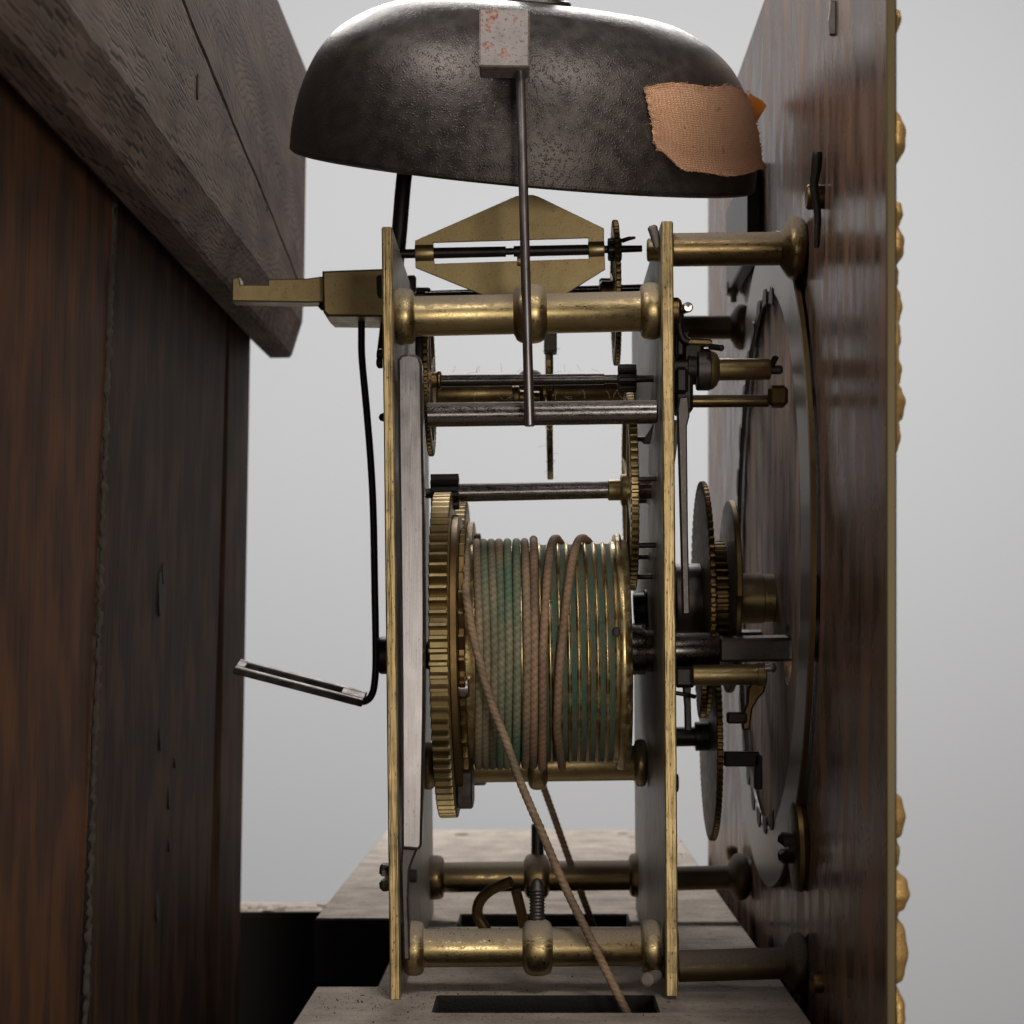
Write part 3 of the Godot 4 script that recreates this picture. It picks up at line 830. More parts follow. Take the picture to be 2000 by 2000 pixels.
func make_frame() -> void:
	var t := thing("movement_frame", "brass clock frame of two upright plates joined by turned pillars", "clock frame", Vector3(-2, -76, -63))
	for side in 2:
		var a: Vector3 = Vector3(-33.55, 88.62, 0.00) if side == 0 else Vector3(26.12, 89.82, 0.00)
		var b: Vector3 = Vector3(-31.76, -76.27, 0.00) if side == 0 else Vector3(27.21, -75.50, 0.00)
		var th := 2.3 if side == 0 else 2.6
		var s := Shape.new()
		# outline in the plate's own plane; x of the frame runs from the near edge away, y up
		var h := (a - b).length()
		var up := (a - b).normalized()
		var away := Vector3(0, 0, -1)
		var right := away.cross(up) * -1.0
		if right.x < 0.0: right = -right
		var poly := PackedVector2Array()
		var rg := RandomNumberGenerator.new(); rg.seed = 5 + side
		poly.append(Vector2(0.0, 0.0)); poly.append(Vector2(127, 0.0)); poly.append(Vector2(127, h - 3.0 if side == 0 else h))
		if side == 0: poly.append(Vector2(45, h - 1.0))
		poly.append(Vector2(0.0, h))
		for k in 34:     # a near edge that file and hammer have left slightly uneven
			var q := h * (1.0 - (k + 1) / 35.0)
			poly.append(Vector2(rg.randf_range(-0.13, 0.13) + (0.12 if side == 1 and q > h * 0.55 else 0.0) * rg.randf_range(-1.2, 1.2), q))
		s.tint = Color(0.53, 0.40, 0.20); s.face_tint = Color(0.40, 0.375, 0.34)
		s.prism(poly, Transform3D(away, up, right, b), th, 0.28)
		build(s, "back_plate" if side == 0 else "front_plate", M.plate, t)
	var s := Shape.new()
	pillar(s, Vector3(-31.43, 70.78, -8.00), Vector3(26.58, 72.08, -8.00), 4.33, 6.15, 4.4, 29.6, 6.45, 7.3)
	build(s, "pillar", M.pillar, t)
	s = Shape.new()
	pillar(s, Vector3(-29.20, -66.64, -8.00), Vector3(26.52, -66.31, -8.00), 4.15, 5.95, 4.2, 29.0, 6.2, 6.6)
	var low := build(s, "pillar", M.pillar, t)
	s = Shape.new()
	pillar(s, Vector3(-30.75, -64.89, -117.00), Vector3(29.62, -64.19, -117.00), 4.15, 6.1, 4.6, 30.2, 6.4, 7.0)
	var low2 := build(s, "pillar", M.pillar_dark, t)
	s = Shape.new()
	pillar(s, Vector3(-32.45, 68.14, -117.00), Vector3(29.62, 68.98, -117.00), 4.15, 6.1, 4.6, 30.2, 6.4, 7.0)
	build(s, "pillar", M.pillar_dark, t)
	s = Shape.new()
	pillar(s, Vector3(-28.69, -30.72, -65.00), Vector3(26.66, -29.96, -65.00), 4.3, 5.9, 2.9, 28.4, 6.35, 5.0)
	s.lathe(Vector3(26.91, -29.96, -65.00), Vector3(30.97, -29.96, -65.00), [[0, 0], [0, 5.6], [0.3, 5.9], [4.4, 5.9], [4.4, 0]], 36)
	build(s, "pillar", M.pillar, t)
	# bolts that come up from below through the lower pillars and hold the movement on its board
	s = Shape.new()
	var prof := []
	var foot: Vector3 = Vector3(-0.33, -62.19, -8.00)
	for k in 34:
		prof.append([k * 0.25, 1.65 + (0.16 if k % 3 == 0 else -0.12)])
	s.lathe(foot, foot + Vector3(0, 1, 0), [[0, 0]] + prof + [[8.6, 1.45], [9.6, 1.35], [10.6, 0.7], [10.9, 0.0]], 20, 60.0)
	build(s, "bolt", M.dark, low)
	s = Shape.new()
	s.rod(Vector3(-0.28, -60.80, -117.00), Vector3(-0.28, -50.08, -117.00), 1.75, 0.3, 16)
	build(s, "bolt", M.black, low2)
	# pins, pivots and screws on the plates
	s = Shape.new(); screw(s, Vector3(-32.16, -50.90, -6.00), Vector3(-1, 0, 0), 3.1, 2.2)
	build(s, "screw", M.dark, t)
	s = Shape.new()
	s.lathe(Vector3(-34.16, 62.94, -10.00), Vector3(-34.16, 62.94, -10.00) + Vector3(-1, 0, 0), [[0, 0], [0, 1.2], [0.9, 1.2], [1.2, 0.8], [1.3, 0]], 12)
	s.lathe(Vector3(-34.16, 61.14, -10.00), Vector3(-34.16, 61.14, -10.00) + Vector3(-1, 0, 0), [[0, 0], [0, 1.3], [0.9, 1.3], [1.3, 0.8], [1.4, 0]], 12)
	build(s, "screw", M.black, t)
	s = Shape.new(); s.lathe(Vector3(-36.32, -3.12, -39.00) + Vector3(0, 0, 0), Vector3(-36.32, -3.12, -39.00) + Vector3(-1, 0, 0), [[-3, 0], [-3, 4.4], [0.6, 4.4], [1.3, 3.8], [1.3, 0]], 20)
	build(s, "pivot", M.black, t)
	s = Shape.new(); s.lathe(Vector3(-34.76, 50.36, -20.00), Vector3(-35.79, 50.36, -20.00), [[0, 0], [0, 1.0], [0.8, 0.7], [1.1, 0]], 10)
	build(s, "pivot", M.black, t)
	# outer end of the upper near pillar with its pin
	s = Shape.new(); s.lathe(Vector3(29.20, 72.10, -8.00), Vector3(38.78, 72.22, -8.00), [[0, 0], [0, 2.9], [1.2, 2.9], [1.9, 2.2], [1.9, 0]], 6, 10.0)
	build(s, "pillar_end", M.brass_dark, t)
	s = Shape.new(); s.rod(Vector3(30.87, 72.93, -14.00), Vector3(31.99, 71.64, -1.00), 0.85, 0.3, 12, 1.15)
	build(s, "taper_pin", M.steel_rod, t)
	s = Shape.new(); s.lathe(Vector3(30.20, -67.54, -22.00), Vector3(40.11, -67.54, -22.00), [[0, 0], [0, 2.9], [0.9, 2.9], [1.2, 2.3], [1.2, 0]], 16)
	build(s, "pillar_end", M.black, t)
	s = Shape.new(); s.lathe(Vector3(33.84, -34.98, -66.00), Vector3(44.27, -34.98, -66.00), [[0, 0], [0, 2.3], [0.7, 2.3], [0.9, 1.9], [0.9, 0]], 16)
	s.block(Vector3(28.76, -35.16, -60.00), Vector3(1.9, 2.6, 1.9), 0.2)
	build(s, "screw", M.black, t)

func make_dial() -> void:
	var t := thing("dial_plate", "browned streaky back of the square brass dial, right of the movement", "dial", Vector3(59, -165, -75))
	var s := Shape.new()
	# plate with a round winding hole, cut as a frame of four fields round the hole
	var hz := -36.0; var hy := -3.0; var hr := 7.0
	var z0 := -245.0; var z1 := 86.0; var y0 := -172.0; var y1 := 165.5; var x0 := 58.2; var x1 := 59.9
	for side in 2:
		var x := x0 if side == 0 else x1
		var nn := Vector3.LEFT if side == 0 else Vector3.RIGHT
		var q := hr + 6.0
		s.face([Vector3(x, y0, z0), Vector3(x, y1, z0), Vector3(x, y1, hz - q), Vector3(x, y0, hz - q)], nn)
		s.face([Vector3(x, y0, hz + q), Vector3(x, y1, hz + q), Vector3(x, y1, z1), Vector3(x, y0, z1)], nn)
		s.face([Vector3(x, hy + q, hz - q), Vector3(x, y1, hz - q), Vector3(x, y1, hz + q), Vector3(x, hy + q, hz + q)], nn)
		s.face([Vector3(x, y0, hz - q), Vector3(x, hy - q, hz - q), Vector3(x, hy - q, hz + q), Vector3(x, y0, hz + q)], nn)
		for k in 32:
			var a0 := TAU * k / 32.0; var a1 := TAU * (k + 1) / 32.0
			var o0 := Vector2(cos(a0), sin(a0)); var o1 := Vector2(cos(a1), sin(a1))
			var e0: Vector2 = o0 * q / maxf(absf(o0.x), absf(o0.y)); var e1: Vector2 = o1 * q / maxf(absf(o1.x), absf(o1.y))
			s.face([Vector3(x, hy + o0.y * hr, hz + o0.x * hr), Vector3(x, hy + o1.y * hr, hz + o1.x * hr), Vector3(x, hy + e1.y, hz + e1.x), Vector3(x, hy + e0.y, hz + e0.x)], nn)
			if side == 0:
				s.face([Vector3(x0, hy + o0.y * hr, hz + o0.x * hr), Vector3(x0, hy + o1.y * hr, hz + o1.x * hr), Vector3(x1, hy + o1.y * hr, hz + o1.x * hr), Vector3(x1, hy + o0.y * hr, hz + o0.x * hr)], Vector3(0, -o0.y, -o0.x))
	s.face([Vector3(x0, y0, z0), Vector3(x0, y1, z0), Vector3(x1, y1, z0), Vector3(x1, y0, z0)], Vector3.FORWARD)
	s.face([Vector3(x0, y1, z0), Vector3(x0, y1, z1), Vector3(x1, y1, z1), Vector3(x1, y1, z0)], Vector3.UP)
	s.face([Vector3(x0, y0, z0), Vector3(x0, y0, z1), Vector3(x1, y0, z1), Vector3(x1, y0, z0)], Vector3.DOWN)
	var plate := build(s, "plate", M.dial, t)
	s = Shape.new(); s.block(Vector3((x0 + x1) * 0.5, (y0 + y1) * 0.5, z1 + 0.4), Vector3(1.8, y1 - y0, 0.8), 0.3)
	build(s, "edge", M.dial_edge, plate)
	# added matte disc inside the ring, cuts the backdrop reflection; winding hole through it
	s = Shape.new()
	var fc := Vector2(-66.0, 20.0)
	var hole := Vector2(hz, hy)
	var field := PackedVector2Array()
	var a_in := (hole - fc).angle()
	for k in 97:
		var q := a_in + 0.0004 + (TAU - 0.0008) * k / 96.0
		field.append(fc + Vector2(cos(q), sin(q)) * 65.8)
	for k in 33:
		var q := a_in - 0.003 - (TAU - 0.006) * k / 32.0
		field.append(hole + Vector2(cos(q), sin(q)) * 7.05)
	var fi := Geometry2D.triangulate_polygon(field)
	for k in range(0, fi.size(), 3):
		var tr := []
		for m in 3: tr.append(Vector3(57.9, field[fi[k + m]].y, field[fi[k + m]].x))
		s.face(tr, Vector3.LEFT)
	for k in field.size():
		var p: Vector2 = field[k]; var q: Vector2 = field[(k + 1) % field.size()]
		if p.distance_to(q) < 20.0: s.flat([Vector3(57.9, p.y, p.x), Vector3(57.9, q.y, q.x), Vector3(58.3, q.y, q.x), Vector3(58.3, p.y, p.x)], Vector3(58.0, fc.y, fc.x) if k < 97 else Vector3(58.0, p.y * 2.0 - hole.y, p.x * 2.0 - hole.x))
	build(s, "matte_field", M.dial_matte, plate)
	# dark block high on the dial back
	s = Shape.new(); s.block(Vector3(56.2, 113, -117), Vector3(3.6, 24, 56), 0.4)
	build(s, "dark_block", M.black, t)
	# feet
	var feet := [[Vector3(29.27, 85.57, -9.00), Vector3(58.43, 85.91, -9.00), 3.6, 6.8, 5.0, M.pillar_dark], [Vector3(30.50, -70.72, -9.00), Vector3(58.65, -69.93, -9.00), 3.45, 6.6, 4.4, M.foot], [Vector3(38.09, 86.62, -117.00), Vector3(58.12, 86.76, -117.00), 3.2, 6.2, 4.6, M.foot], [Vector3(38.09, -65.17, -117.00), Vector3(58.12, -64.61, -117.00), 3.3, 6.5, 5.2, M.foot]]
	for f in feet:
		s = Shape.new()
		var l: float = (f[1] - f[0]).length()
		var r: float = f[2]; var rf: float = f[3]; var wf: float = f[4]
		var p := [[-5.6, 0.0], [-5.6, 2.2], [-5.3, 2.5], [-0.05, 2.5], [0.0, r]]
		for k in 15:
			var tt := -1.0 + 2.0 * k / 14.0
			p.append([l - wf * 0.5 + tt * wf * 0.5 - (0.8 if k == 0 else 0.0), r + (rf - r) * sqrt(maxf(0.0, 1.0 - pow(absf(tt), 2.6)))])
		p.append([l, 0.0])
		s.lathe(f[0], f[1], p, 40, 45.0)
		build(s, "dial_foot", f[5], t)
	s = Shape.new(); s.rod(Vector3(24.33, 89.61, -3.00), Vector3(25.82, 84.64, -4.00), 1.1, 0.5, 14, 0.85)
	build(s, "taper_pin", M.steel_rod, t)
	s = Shape.new(); s.rod(Vector3(22.78, -71.58, 3.00), Vector3(27.91, -72.24, -12.00), 1.5, 0.5, 12, 1.1)
	build(s, "taper_pin", M.dusty_pin, t)
	# studs of the dial ornaments, pinned on the back
	s = Shape.new()
	s.lathe(Vector3(58.23, 91.18, 16.00), Vector3(54.14, 91.18, 16.00), [[0, 0], [0, 2.4], [1.0, 2.5], [2.9, 2.6], [3.4, 2.2], [3.6, 0]], 24)
	build(s, "stud", M.brass_dark, t)
	s = Shape.new()
	s.tube(bez([Vector3(56.51, 99.24, 20.50), Vector3(56.28, 95.94, 20.00), Vector3(55.94, 92.43, 19.50), Vector3(56.66, 86.71, 19.50), Vector3(56.45, 80.06, 19.50)], 6), [0.95, 1.05, 1.1, 1.1, 1.1, 1.1, 1.1, 1.05, 1.0, 0.95, 0.95, 0.9, 0.9, 0.9, 0.9, 0.85, 0.8, 0.8, 0.75, 0.75, 0.7, 0.7, 0.65, 0.6, 0.5], 8)
	build(s, "taper_pin", M.black, t)
	s = Shape.new()
	s.lathe(Vector3(58.86, -69.67, 16.00), Vector3(54.77, -69.67, 16.00), [[0, 0], [0, 2.0], [1.6, 2.3], [2.6, 2.1], [3.2, 1.3], [3.3, 0]], 24)
	build(s, "stud", M.brass_dark, t)
	s = Shape.new()
	s.lathe(Vector3(57.31, 101.80, -140.00), Vector3(53.18, 101.80, -140.00), [[0, 0], [0, 2.2], [2.6, 2.3], [3.3, 1.9], [3.5, 0]], 20)
	s.rod(Vector3(55.92, 101.42, -138.00) + Vector3(0, -4, 0), Vector3(55.92, 101.42, -138.00) + Vector3(0, 7, 0), 0.9, 0.2, 10)
	build(s, "stud", M.pillar_dark, t)
	s = Shape.new()
	s.lathe(Vector3(57.16, -60.55, -140.00), Vector3(52.74, -60.55, -140.00), [[0, 0], [0, 1.8], [2.0, 2.4], [3.0, 2.0], [3.4, 0]], 20)
	build(s, "stud", M.pillar_dark, t)
	# bent clip at the top with a splinter below it
	s = Shape.new()
	s.prism(PackedVector2Array([Vector2(0, 0), Vector2(2.6, -0.4), Vector2(3.0, 1.6), Vector2(2.5, 3.6), Vector2(3.1, 6.4), Vector2(0.2, 6.8), Vector2(-0.3, 3.0)]), Transform3D(Vector3(0.8, 0, 0.6).normalized(), Vector3.UP, Vector3(-0.6, 0, 0.8).normalized(), Vector3(57.94, 119.52, 30.00)), 1.4, 0.3)
	build(s, "clip", M.dark, t)
	s = Shape.new()
	s.prism(PackedVector2Array([Vector2(-0.9, 0), Vector2(0.9, 0), Vector2(0.2, -2.6)]), Transform3D(Vector3.BACK, Vector3.UP, Vector3.LEFT, Vector3(59.60, 118.89, 31.00) + Vector3(0.3, 0, 0)), 0.5, 0.1)
	build(s, "splinter", mat("torn_wood", Color(0.30, 0.11, 0.03), 0, 0.9), t)
	# gilt spandrels on the front, seen edge on
	var rng := RandomNumberGenerator.new(); rng.seed = 77
	for part in [[[190, 520, 2.0], [470, 945, 3.0], [40, 80, 3.0], [95, 175, 1.6], [234, 321, 6.0], [330, 400, 2.0], [405, 455, 4.0], [450, 520, 5.6], [515, 570, 4.2], [560, 640, 5.6], [630, 700, 4.0], [690, 760, 5.4], [750, 830, 6.6], [815, 890, 4.6], [880, 945, 2.6]], [[1552, 1800, 3.6], [1740, 2010, 3.6], [1548, 1640, 6.6], [1630, 1700, 4.4], [1700, 1775, 7.2], [1790, 1915, 6.6], [1925, 2010, 5.6], [1700, 1790, 5.0]]]:
		s = Shape.new()
		for b in part:
			var zc := 78.0
			var sc := 3679.0 / (402.0 - zc)
			var ya: float = (1254.0 - b[0]) / sc; var yb: float = (1254.0 - b[1]) / sc
			var n := 3
			for k in n:
				var c := Vector3(60.0, (ya + yb) * 0.5 + rng.randf_range(-1.5, 1.5) * k, zc - k * 7.0 + rng.randf_range(-2.0, 2.0))
				lump(s, c + Vector3(0.1, 0, 0), Vector3(b[2] * 0.43 * (1.0 if k == 0 else rng.randf_range(0.6, 1.0)), (ya - yb) * 0.58, rng.randf_range(4.0, 7.0)), rng)
		build(s, "gilt_ornament", M.gilt, t)
	# discs that carry the ring
	s = Shape.new()
	s.lathe(Vector3(55.82, -44.79, -12.00), Vector3(72.92, -44.45, -12.00), [[0, 0], [0, 9.0], [0.35, 9.7], [1.3, 10.1], [2.2, 9.8], [2.6, 9.0], [2.6, 0]], 48)
	s.lathe(Vector3(55.82, -44.79, -12.00) + Vector3(2.9, 0, 0), Vector3(72.92, -44.45, -12.00), [[0, 0], [0, 8.6], [0.4, 9.1], [1.0, 8.8], [1.0, 0]], 48)
	build(s, "roller", M.brass_dark, t)
	s = Shape.new(); screw(s, Vector3(55.82, -45.24, -12.00), Vector3(-1, 0, 0), 3.5, 3.0)
	build(s, "screw", M.black, t)
	# calendar ring; dark pads stand in for shaded gaps at its inner edge
	s = Shape.new()
	var cen := Vector3(56.0, 20.0, -66.0)
	var rows := []
	var N := 31 * 8
	for k in N:
		rows.append([TAU * k / N, 66.0])
	for k in N:
		var j := (k + 1) % N
		var P := func(a: float, r: float, x: float) -> Vector3: return Vector3(x, cen.y + cos(a) * r, cen.z + sin(a) * r)
		var a0: float = rows[k][0]; var a1: float = rows[j][0] if j else TAU
		s.face([P.call(a0, rows[k][1], 56.0), P.call(a1, rows[j][1], 56.0), P.call(a1, 79.7, 56.0), P.call(a0, 79.7, 56.0)], Vector3.LEFT)
		s.face([P.call(a0, rows[k][1], 57.3), P.call(a1, rows[j][1], 57.3), P.call(a1, 80.0, 57.3), P.call(a0, 80.0, 57.3)], Vector3.RIGHT)
		s.face([P.call(a0, 79.7, 56.0), P.call(a1, 79.7, 56.0), P.call(a1, 80.0, 56.3), P.call(a0, 80.0, 56.3)], Vector3(-1, cos(a0), sin(a0)).normalized())
		var na := Vector3(0, cos(a0), sin(a0)); var nb := Vector3(0, cos(a1), sin(a1))
		s.tri(P.call(a0, 80.0, 56.3), P.call(a1, 80.0, 56.3), P.call(a1, 80.0, 57.3), na, nb, nb)
		s.tri(P.call(a0, 80.0, 56.3), P.call(a1, 80.0, 57.3), P.call(a0, 80.0, 57.3), na, nb, na)
		s.flat([P.call(a0, rows[k][1], 56.0), P.call(a1, rows[j][1], 56.0), P.call(a1, rows[j][1], 57.3), P.call(a0, rows[k][1], 57.3)], P.call(a0, 90.0, 56.5))
	t = thing("calendar_ring", "large flat silvery metal ring on the dial back, with dark pads for the shaded gaps of its inner edge", "ring", cen + Vector3(0, -80, 0))
	build(s, "ring", M.ring, t)
	s = Shape.new()
	s.lathe(Vector3(56.25, cen.y, cen.z), Vector3(60, cen.y, cen.z), [[0, 79.9], [0, 80.3], [1.0, 80.3], [1.0, 79.9]], 128)
	build(s, "rim", M.brass_dark, t)
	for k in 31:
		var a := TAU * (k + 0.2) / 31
		if sin(a) > 0.42: continue     # left off along the near side
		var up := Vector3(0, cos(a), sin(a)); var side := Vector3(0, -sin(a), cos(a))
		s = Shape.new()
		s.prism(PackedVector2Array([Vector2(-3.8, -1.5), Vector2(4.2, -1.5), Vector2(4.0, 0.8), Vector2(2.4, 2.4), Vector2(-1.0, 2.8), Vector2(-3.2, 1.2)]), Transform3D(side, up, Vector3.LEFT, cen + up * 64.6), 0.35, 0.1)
		build(s, "tooth_dark", M.tooth_dark, t)

func lump(s: Shape, c: Vector3, r: Vector3, rng: RandomNumberGenerator) -> void:   # a chased rounded boss
	var rows := []
	var ph := rng.randf() * 6.0
	for i in 25:
		var row := PackedVector3Array()
		var a := PI * (0.02 + 0.96 * i / 24.0)
		for j in 32:
			var b := TAU * j / 32.0
			var q := 1.0 + 0.04 * sin(4.0 * b + ph) * sin(a) + 0.035 * sin(9.0 * a + ph)
			var p := c + Vector3(sin(a) * cos(b) * r.x, cos(a) * r.y, sin(a) * sin(b) * r.z) * q
			row.append(Vector3(59.95 + sqrt(maxf(p.x - 59.95, 0.0) ** 2.0 + 0.02), p.y, p.z))
		rows.append(row)
	s.grid(rows, true, [], [], true)

var bell_o := Vector3()
var bell_b := Basis()
const BELL := [[0.0, 1.0], [0.10, 0.995], [0.235, 0.97], [0.37, 0.92], [0.47, 0.855], [0.53, 0.79], [0.585, 0.70], [0.627, 0.60], [0.652, 0.48], [0.666, 0.30], [0.672, 0.15], [0.674, 0.02]]

func bell_at(angle: float, h: float, off: float) -> Vector3:   # a point on the bell's outside; angle 0 faces the viewer, positive to the right; h from rim to crown in mm
	var R := 57.2
	var q := h / R
	var d := Vector2(0.01, bell_r(q + 0.005) - bell_r(q - 0.005)).normalized()
	return bell_o + bell_b * (Vector3(sin(angle), 0, cos(angle)) * (bell_r(q) * R + off * d.x) + Vector3(0, h - off * d.y, 0))

func make_bell() -> void:
	bell_o = Vector3(-3.78, 116.79, -62.00)
	var up := Vector3(0.094, 0.9956, 0).normalized()
	var tilt := deg_to_rad(17.5)
	up = (up * cos(tilt) + Vector3(0, 0, 1) * sin(tilt)).normalized()
	var right := Vector3(0.9956, -0.094, 0)
	right = (right - up * right.dot(up)).normalized()
	bell_b = Basis(right, up, right.cross(up))
	var t := thing("bell", "wide dark pitted metal bell hanging tilted above the movement", "bell", bell_o)
	var s := Shape.new()
	var R := 57.2
	var prof := []
	for k in 41:                                      # inside first, then over the rim and up the outside
		var q := 0.62 * (40 - k) / 40.0
		prof.append([q * R, maxf((bell_r(minf(q + 0.04, 0.67)) - 0.055) * R, 0.0)])
	prof[0][1] = 0.0
	s.tint = Color(0.3, 0.27, 0.25)
	prof.append([0.0, 0.945 * R]); prof.append([-0.6, 0.965 * R]); prof.append([-0.7, 0.985 * R]); prof.append([-0.1, 1.0 * R])
	for k in 90:
		var q := 0.01 + 0.664 * (1.0 - pow(1.0 - k / 89.0, 1.8))
		var up_here := smoothstep(0.42, 0.66, q)
		var dim := lerpf(0.42, 0.62, up_here)
		prof.append([q * R, bell_r(q) * R, Color(dim, dim * lerpf(0.95, 1.0, up_here), dim * lerpf(0.93, 1.0, up_here))])
	prof.append([0.6745 * R, 0.0])
	s.lathe(bell_o, bell_o + up, prof, 128, 40.0)
	build(s, "dome", M.bell, t)
	s = Shape.new()
	var top := bell_o + up * 0.672 * R
	s.lathe(top - up * 0.4, top + up, [[0, 0], [0, 8.0], [0.8, 8.2], [1.4, 7.9], [1.6, 7.2], [1.6, 6.4], [2.6, 6.2], [2.6, 0]], 40)
	build(s, "washer", M.dark, t)
	s = Shape.new(); s.block(top + up * 5.0, Vector3(7.4, 5.6, 7.4), 0.5, Basis(up, 0.35) * bell_b)
	build(s, "nut", M.dark, t)
	s = Shape.new()
	s.tube(bez([Vector3(-38.42, 70.47, -66.00), Vector3(-36.89, 83.19, -66.00), Vector3(-34.98, 97.82, -66.00), Vector3(-33.33, 116.27, -66.00), Vector3(-31.29, 127.08, -66.00), Vector3(-25.64, 135.70, -65.00), Vector3(-15.45, 142.37, -64.00), top - up * 2.4], 10), 1.95, 18)
	build(s, "stand", M.black, t)
	# piece of woven tape laid over the rim to deaden the bell
	t = thing("cloth_patch", "frayed brown woven cloth patch stuck on the right of the bell", "cloth", bell_at(0.9, 20, 0))
	var rng := RandomNumberGenerator.new(); rng.seed = 21
	var rows := []; var back := []; var uvs := []
	var NR := 36
	for i in NR + 1:
		var row := PackedVector3Array(); var rb := PackedVector3Array(); var uvr := PackedVector2Array()
		for j in NR + 1:
			var f := i / float(NR); var g := j / float(NR)         # f down, g right
			var p := patch_at(f, g)
			var edge := minf(minf(f, 1.0 - f), minf(g, 1.0 - g))
			var off := 0.75 + 0.35 * sin(g * 5.0 + f * 3.0) + 0.5 * (1.0 - smoothstep(0.0, 0.06, edge)) * rng.randf() + 0.9 * smoothstep(0.8, 1.0, f) * (0.4 + 0.6 * g)
			row.append(bell_at(p.x, p.y, off)); rb.append(bell_at(p.x, p.y, off - 0.55))
			uvr.append(Vector2(g * 0.80, f * 0.62))
		rows.append(row); back.append(rb); uvs.append(uvr)
	s = Shape.new()
	s.grid(rows, false, [], uvs, false); s.grid(back, false, [], uvs, true)
	for k in NR:
		for e in 4:
			var a: Vector3; var b: Vector3; var c: Vector3; var d: Vector3
			match e:
				0: a = rows[0][k]; b = rows[0][k + 1]; c = back[0][k + 1]; d = back[0][k]
				1: a = rows[NR][k]; b = rows[NR][k + 1]; c = back[NR][k + 1]; d = back[NR][k]
				2: a = rows[k][0]; b = rows[k + 1][0]; c = back[k + 1][0]; d = back[k][0]
				3: a = rows[k][NR]; b = rows[k + 1][NR]; c = back[k + 1][NR]; d = back[k][NR]
			s.flat([a, b, c, d], rows[NR / 2][NR / 2])
	build(s, "woven_piece", M.cloth, t)
	s = Shape.new()                                    # frayed threads along its edges
	for k in 110:
		var e := rng.randi() % 4
		var g := rng.randf()
		var p := patch_at(0.0 if e == 0 else 1.0 if e == 1 else g, 0.0 if e == 2 else 1.0 if e == 3 else g)
		var q := patch_at(clampf((-0.012 if e == 0 else 1.012 if e == 1 else g), -0.03, 1.03) + rng.randf_range(-0.01, 0.01), clampf((-0.012 if e == 2 else 1.012 if e == 3 else g), -0.03, 1.03) + rng.randf_range(-0.01, 0.01))
		var a := bell_at(p.x, p.y, 1.0); var b := bell_at(q.x, q.y, 1.0 + rng.randf_range(0.0, 1.0))
		s.tube([a, a.lerp(b, 0.5) + Vector3(0, 0, 0.1), b], 0.07, 3, 0, 0.0, [], false)
	var fr := build(s, "frayed_threads", M.cloth, t)
	fr.set_meta("kind", "stuff")
	s = Shape.new()
	s.prism(PackedVector2Array([Vector2(0, 0), Vector2(3.4, -1.4), Vector2(4.7, -2.6), Vector2(3.2, -5.0), Vector2(1.3, -8.0), Vector2(0.3, -7.4)]), Transform3D(Vector3(0.94, 0, -0.35), Vector3.UP, Vector3(0.35, 0, 0.94), Vector3(51.26, 133.91, -58.00)), 0.6, 0.1)
	build(s, "folded_flap", M.cloth_orange, t)

func bell_r(q: float) -> float:   # a smooth curve through the bell's profile
	var m := BELL.size()
	for i in m - 1:
		if q <= BELL[i + 1][0] or i == m - 2:
			var h: float = BELL[i + 1][0] - BELL[i][0]
			var s: float = (BELL[i + 1][1] - BELL[i][1]) / h
			var s0: float = s if i == 0 else (BELL[i + 1][1] - BELL[i - 1][1]) / (BELL[i + 1][0] - BELL[i - 1][0])
			var s1: float = s if i == m - 2 else (BELL[i + 2][1] - BELL[i][1]) / (BELL[i + 2][0] - BELL[i][0])
			if i == m - 2: s1 = s * 1.5
			var f := clampf((q - BELL[i][0]) / h, 0.0, 1.0)
			var f2 := f * f; var f3 := f2 * f
			return maxf(0.0, (2 * f3 - 3 * f2 + 1) * BELL[i][1] + (f3 - 2 * f2 + f) * h * s0 + (3 * f2 - 2 * f3) * BELL[i + 1][1] + (f3 - f2) * h * s1)
	return 0.0

func patch_at(f: float, g: float) -> Vector2:   # (angle, height) on the bell of the cloth's point f down, g right
	var left := lerpf(0.52, 0.555, f)
	var right := lerpf(1.41, 1.42, f)
	var top := lerpf(21.8, 23.6, g) + 0.9 * sin(g * 4.4) + 0.5 * sin(g * 11.0)
	var bot := lerpf(4.6, 5.2, g) + 0.5 * sin(g * 9.0) + 4.6 * (1.0 - smoothstep(0.0, 0.17, g))
	return Vector2(lerpf(left, right, g) + 0.01 * sin(f * 14.0) * (1.0 if g > 0.9 else 0.3), lerpf(top, bot, f))

